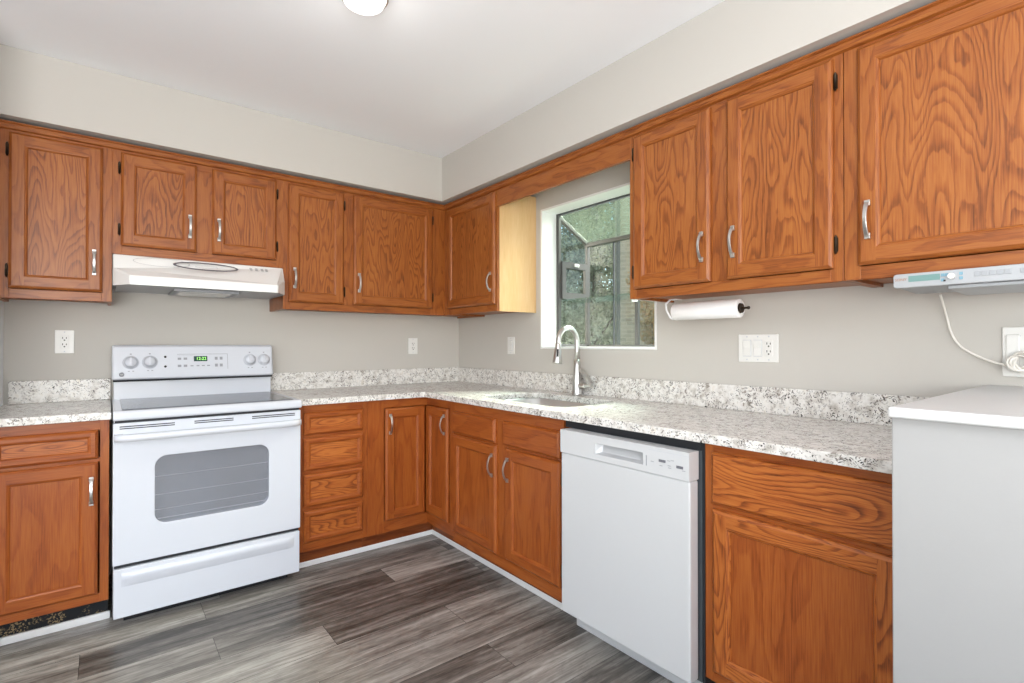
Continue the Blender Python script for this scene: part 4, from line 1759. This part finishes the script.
def tree(name, label, x, y, crown, r, h0, leaf, nl, cat='tree', trunk=.12, group=None):
    """trunk and leafy crown: crown = list of (dx,dy,dz,radius) clumps"""
    t = thing(name, label, cat, (x, y, -1.0), 0, 'trees outside the window' if cat == 'tree' else group)
    rnd = random.Random(hash((round(x * 10), round(y * 10))) & 0xffff)
    mb = MB()
    mb.tube([(0, 0, 0), (.05, .02, h0 * .5), (.0, .06, h0), (-.05, 0.0, h0 * 1.35)], [trunk, trunk * .85, trunk * .6, trunk * .25], 'bark', n=9)
    for (dx, dy, dz, rr) in crown[:6]:
        mb.tube([(0, .03, h0 * .8), (dx * .5, dy * .5, (h0 * .8 + dz) * .5 + .1), (dx, dy, dz)], [trunk * .4, trunk * .25, trunk * .1], 'bark', n=6)
    mb.build('trunk', t)
    vs, fs = [], []
    tot = sum(c_[3] ** 2 for c_ in crown)
    for (dx, dy, dz, rr) in crown:
        for _ in range(int(nl * rr * rr / tot)):
            d = Vector((rnd.gauss(0, 1), rnd.gauss(0, 1), rnd.gauss(0, 1))).normalized()
            p = Vector((dx, dy, dz)) + d * rr * (rnd.random() ** .4)
            a = Vector((rnd.gauss(0, 1), rnd.gauss(0, 1), rnd.gauss(0, 1))).normalized()
            b = a.cross(d + Vector((.01, .02, .3))).normalized()
            s_ = r * rnd.uniform(.6, 1.3)
            i = len(vs)
            vs += [p - a * s_, p + b * s_ * .5, p + a * s_, p - b * s_ * .5]
            fs.append((i, i + 1, i + 2, i + 3))
    me = bpy.data.meshes.new('foliage')
    me.from_pydata([tuple(q) for q in vs], [], fs)
    me.materials.append(MATS[leaf])
    o = bpy.data.objects.new('foliage', me)
    COL.objects.link(o)
    o.parent = t
    return t


def clumps(n, rx, ry, z0, z1, r0, r1, seed):
    rnd = random.Random(seed)
    return [(rnd.uniform(-rx, rx), rnd.uniform(-ry, ry), rnd.uniform(z0, z1), rnd.uniform(r0, r1)) for _ in range(n)]


tree('tree', 'tall green tree filling the view through the middle of the garden window', 10.3, 8.2, clumps(50, 1.7, 1.7, .9, 9.0, .6, .9, 1), .085, 2.6, 'leaf_green', 30000)
tree('tree', 'dark green tree close behind the glass vent of the garden window', 3.3, 2.5, clumps(20, .5, .5, .9, 4.6, .3, .45, 2), .035, 1.6, 'leaf_dark', 20000, trunk=.07)
tree('tree', 'far tree beyond the pale brick house', 18.6, 12.2, clumps(34, 1.5, 1.5, 1.2, 11.0, .9, 1.3, 4), .15, 3.2, 'leaf_dark', 9000)
tree('tree', 'far green tree showing behind the sloping glass roof of the window', 16.0, 18.2, clumps(34, 1.5, 1.5, 1.2, 11.0, .9, 1.3, 3), .15, 3.0, 'leaf_green', 9000)
tree('tree', 'small orange-brown tree seen in the lower right window pane', 3.99, 1.13, clumps(10, .14, .14, 2.35, 3.5, .16, .24, 5), .028, 1.6, 'leaf_orange', 5000, trunk=.03)
tree('shrub', 'low green shrub below the orange-brown tree outside the window', 2.86, .33, clumps(10, .2, .2, .3, 2.0, .16, .24, 6), .03, .5, 'leaf_green', 5000, 'shrub', .03)

hs = thing('brick_house', 'pale brick house corner with a dark downspout outside the window', 'house', (5.48, 3.10, -1.0), math.radians(-51))
mb = MB()
mb.box(0, 2.2, 0, 2.2, 0, 5.6, 'pale_brick')
mb.build('wall', hs)
mb = MB()
mb.box(.03, .10, -.07, -.002, 0, 5.6, 'downspout')
mb.build('downspout', hs, bevel=.01)
mb = MB()
mb.prism([(-.35, 5.6), (2.55, 5.6), (2.55, 5.72), (1.1, 6.7), (-.35, 5.72)], 'y', -.35, 2.5, 'roof_shingle')
mb.build('roof', hs)
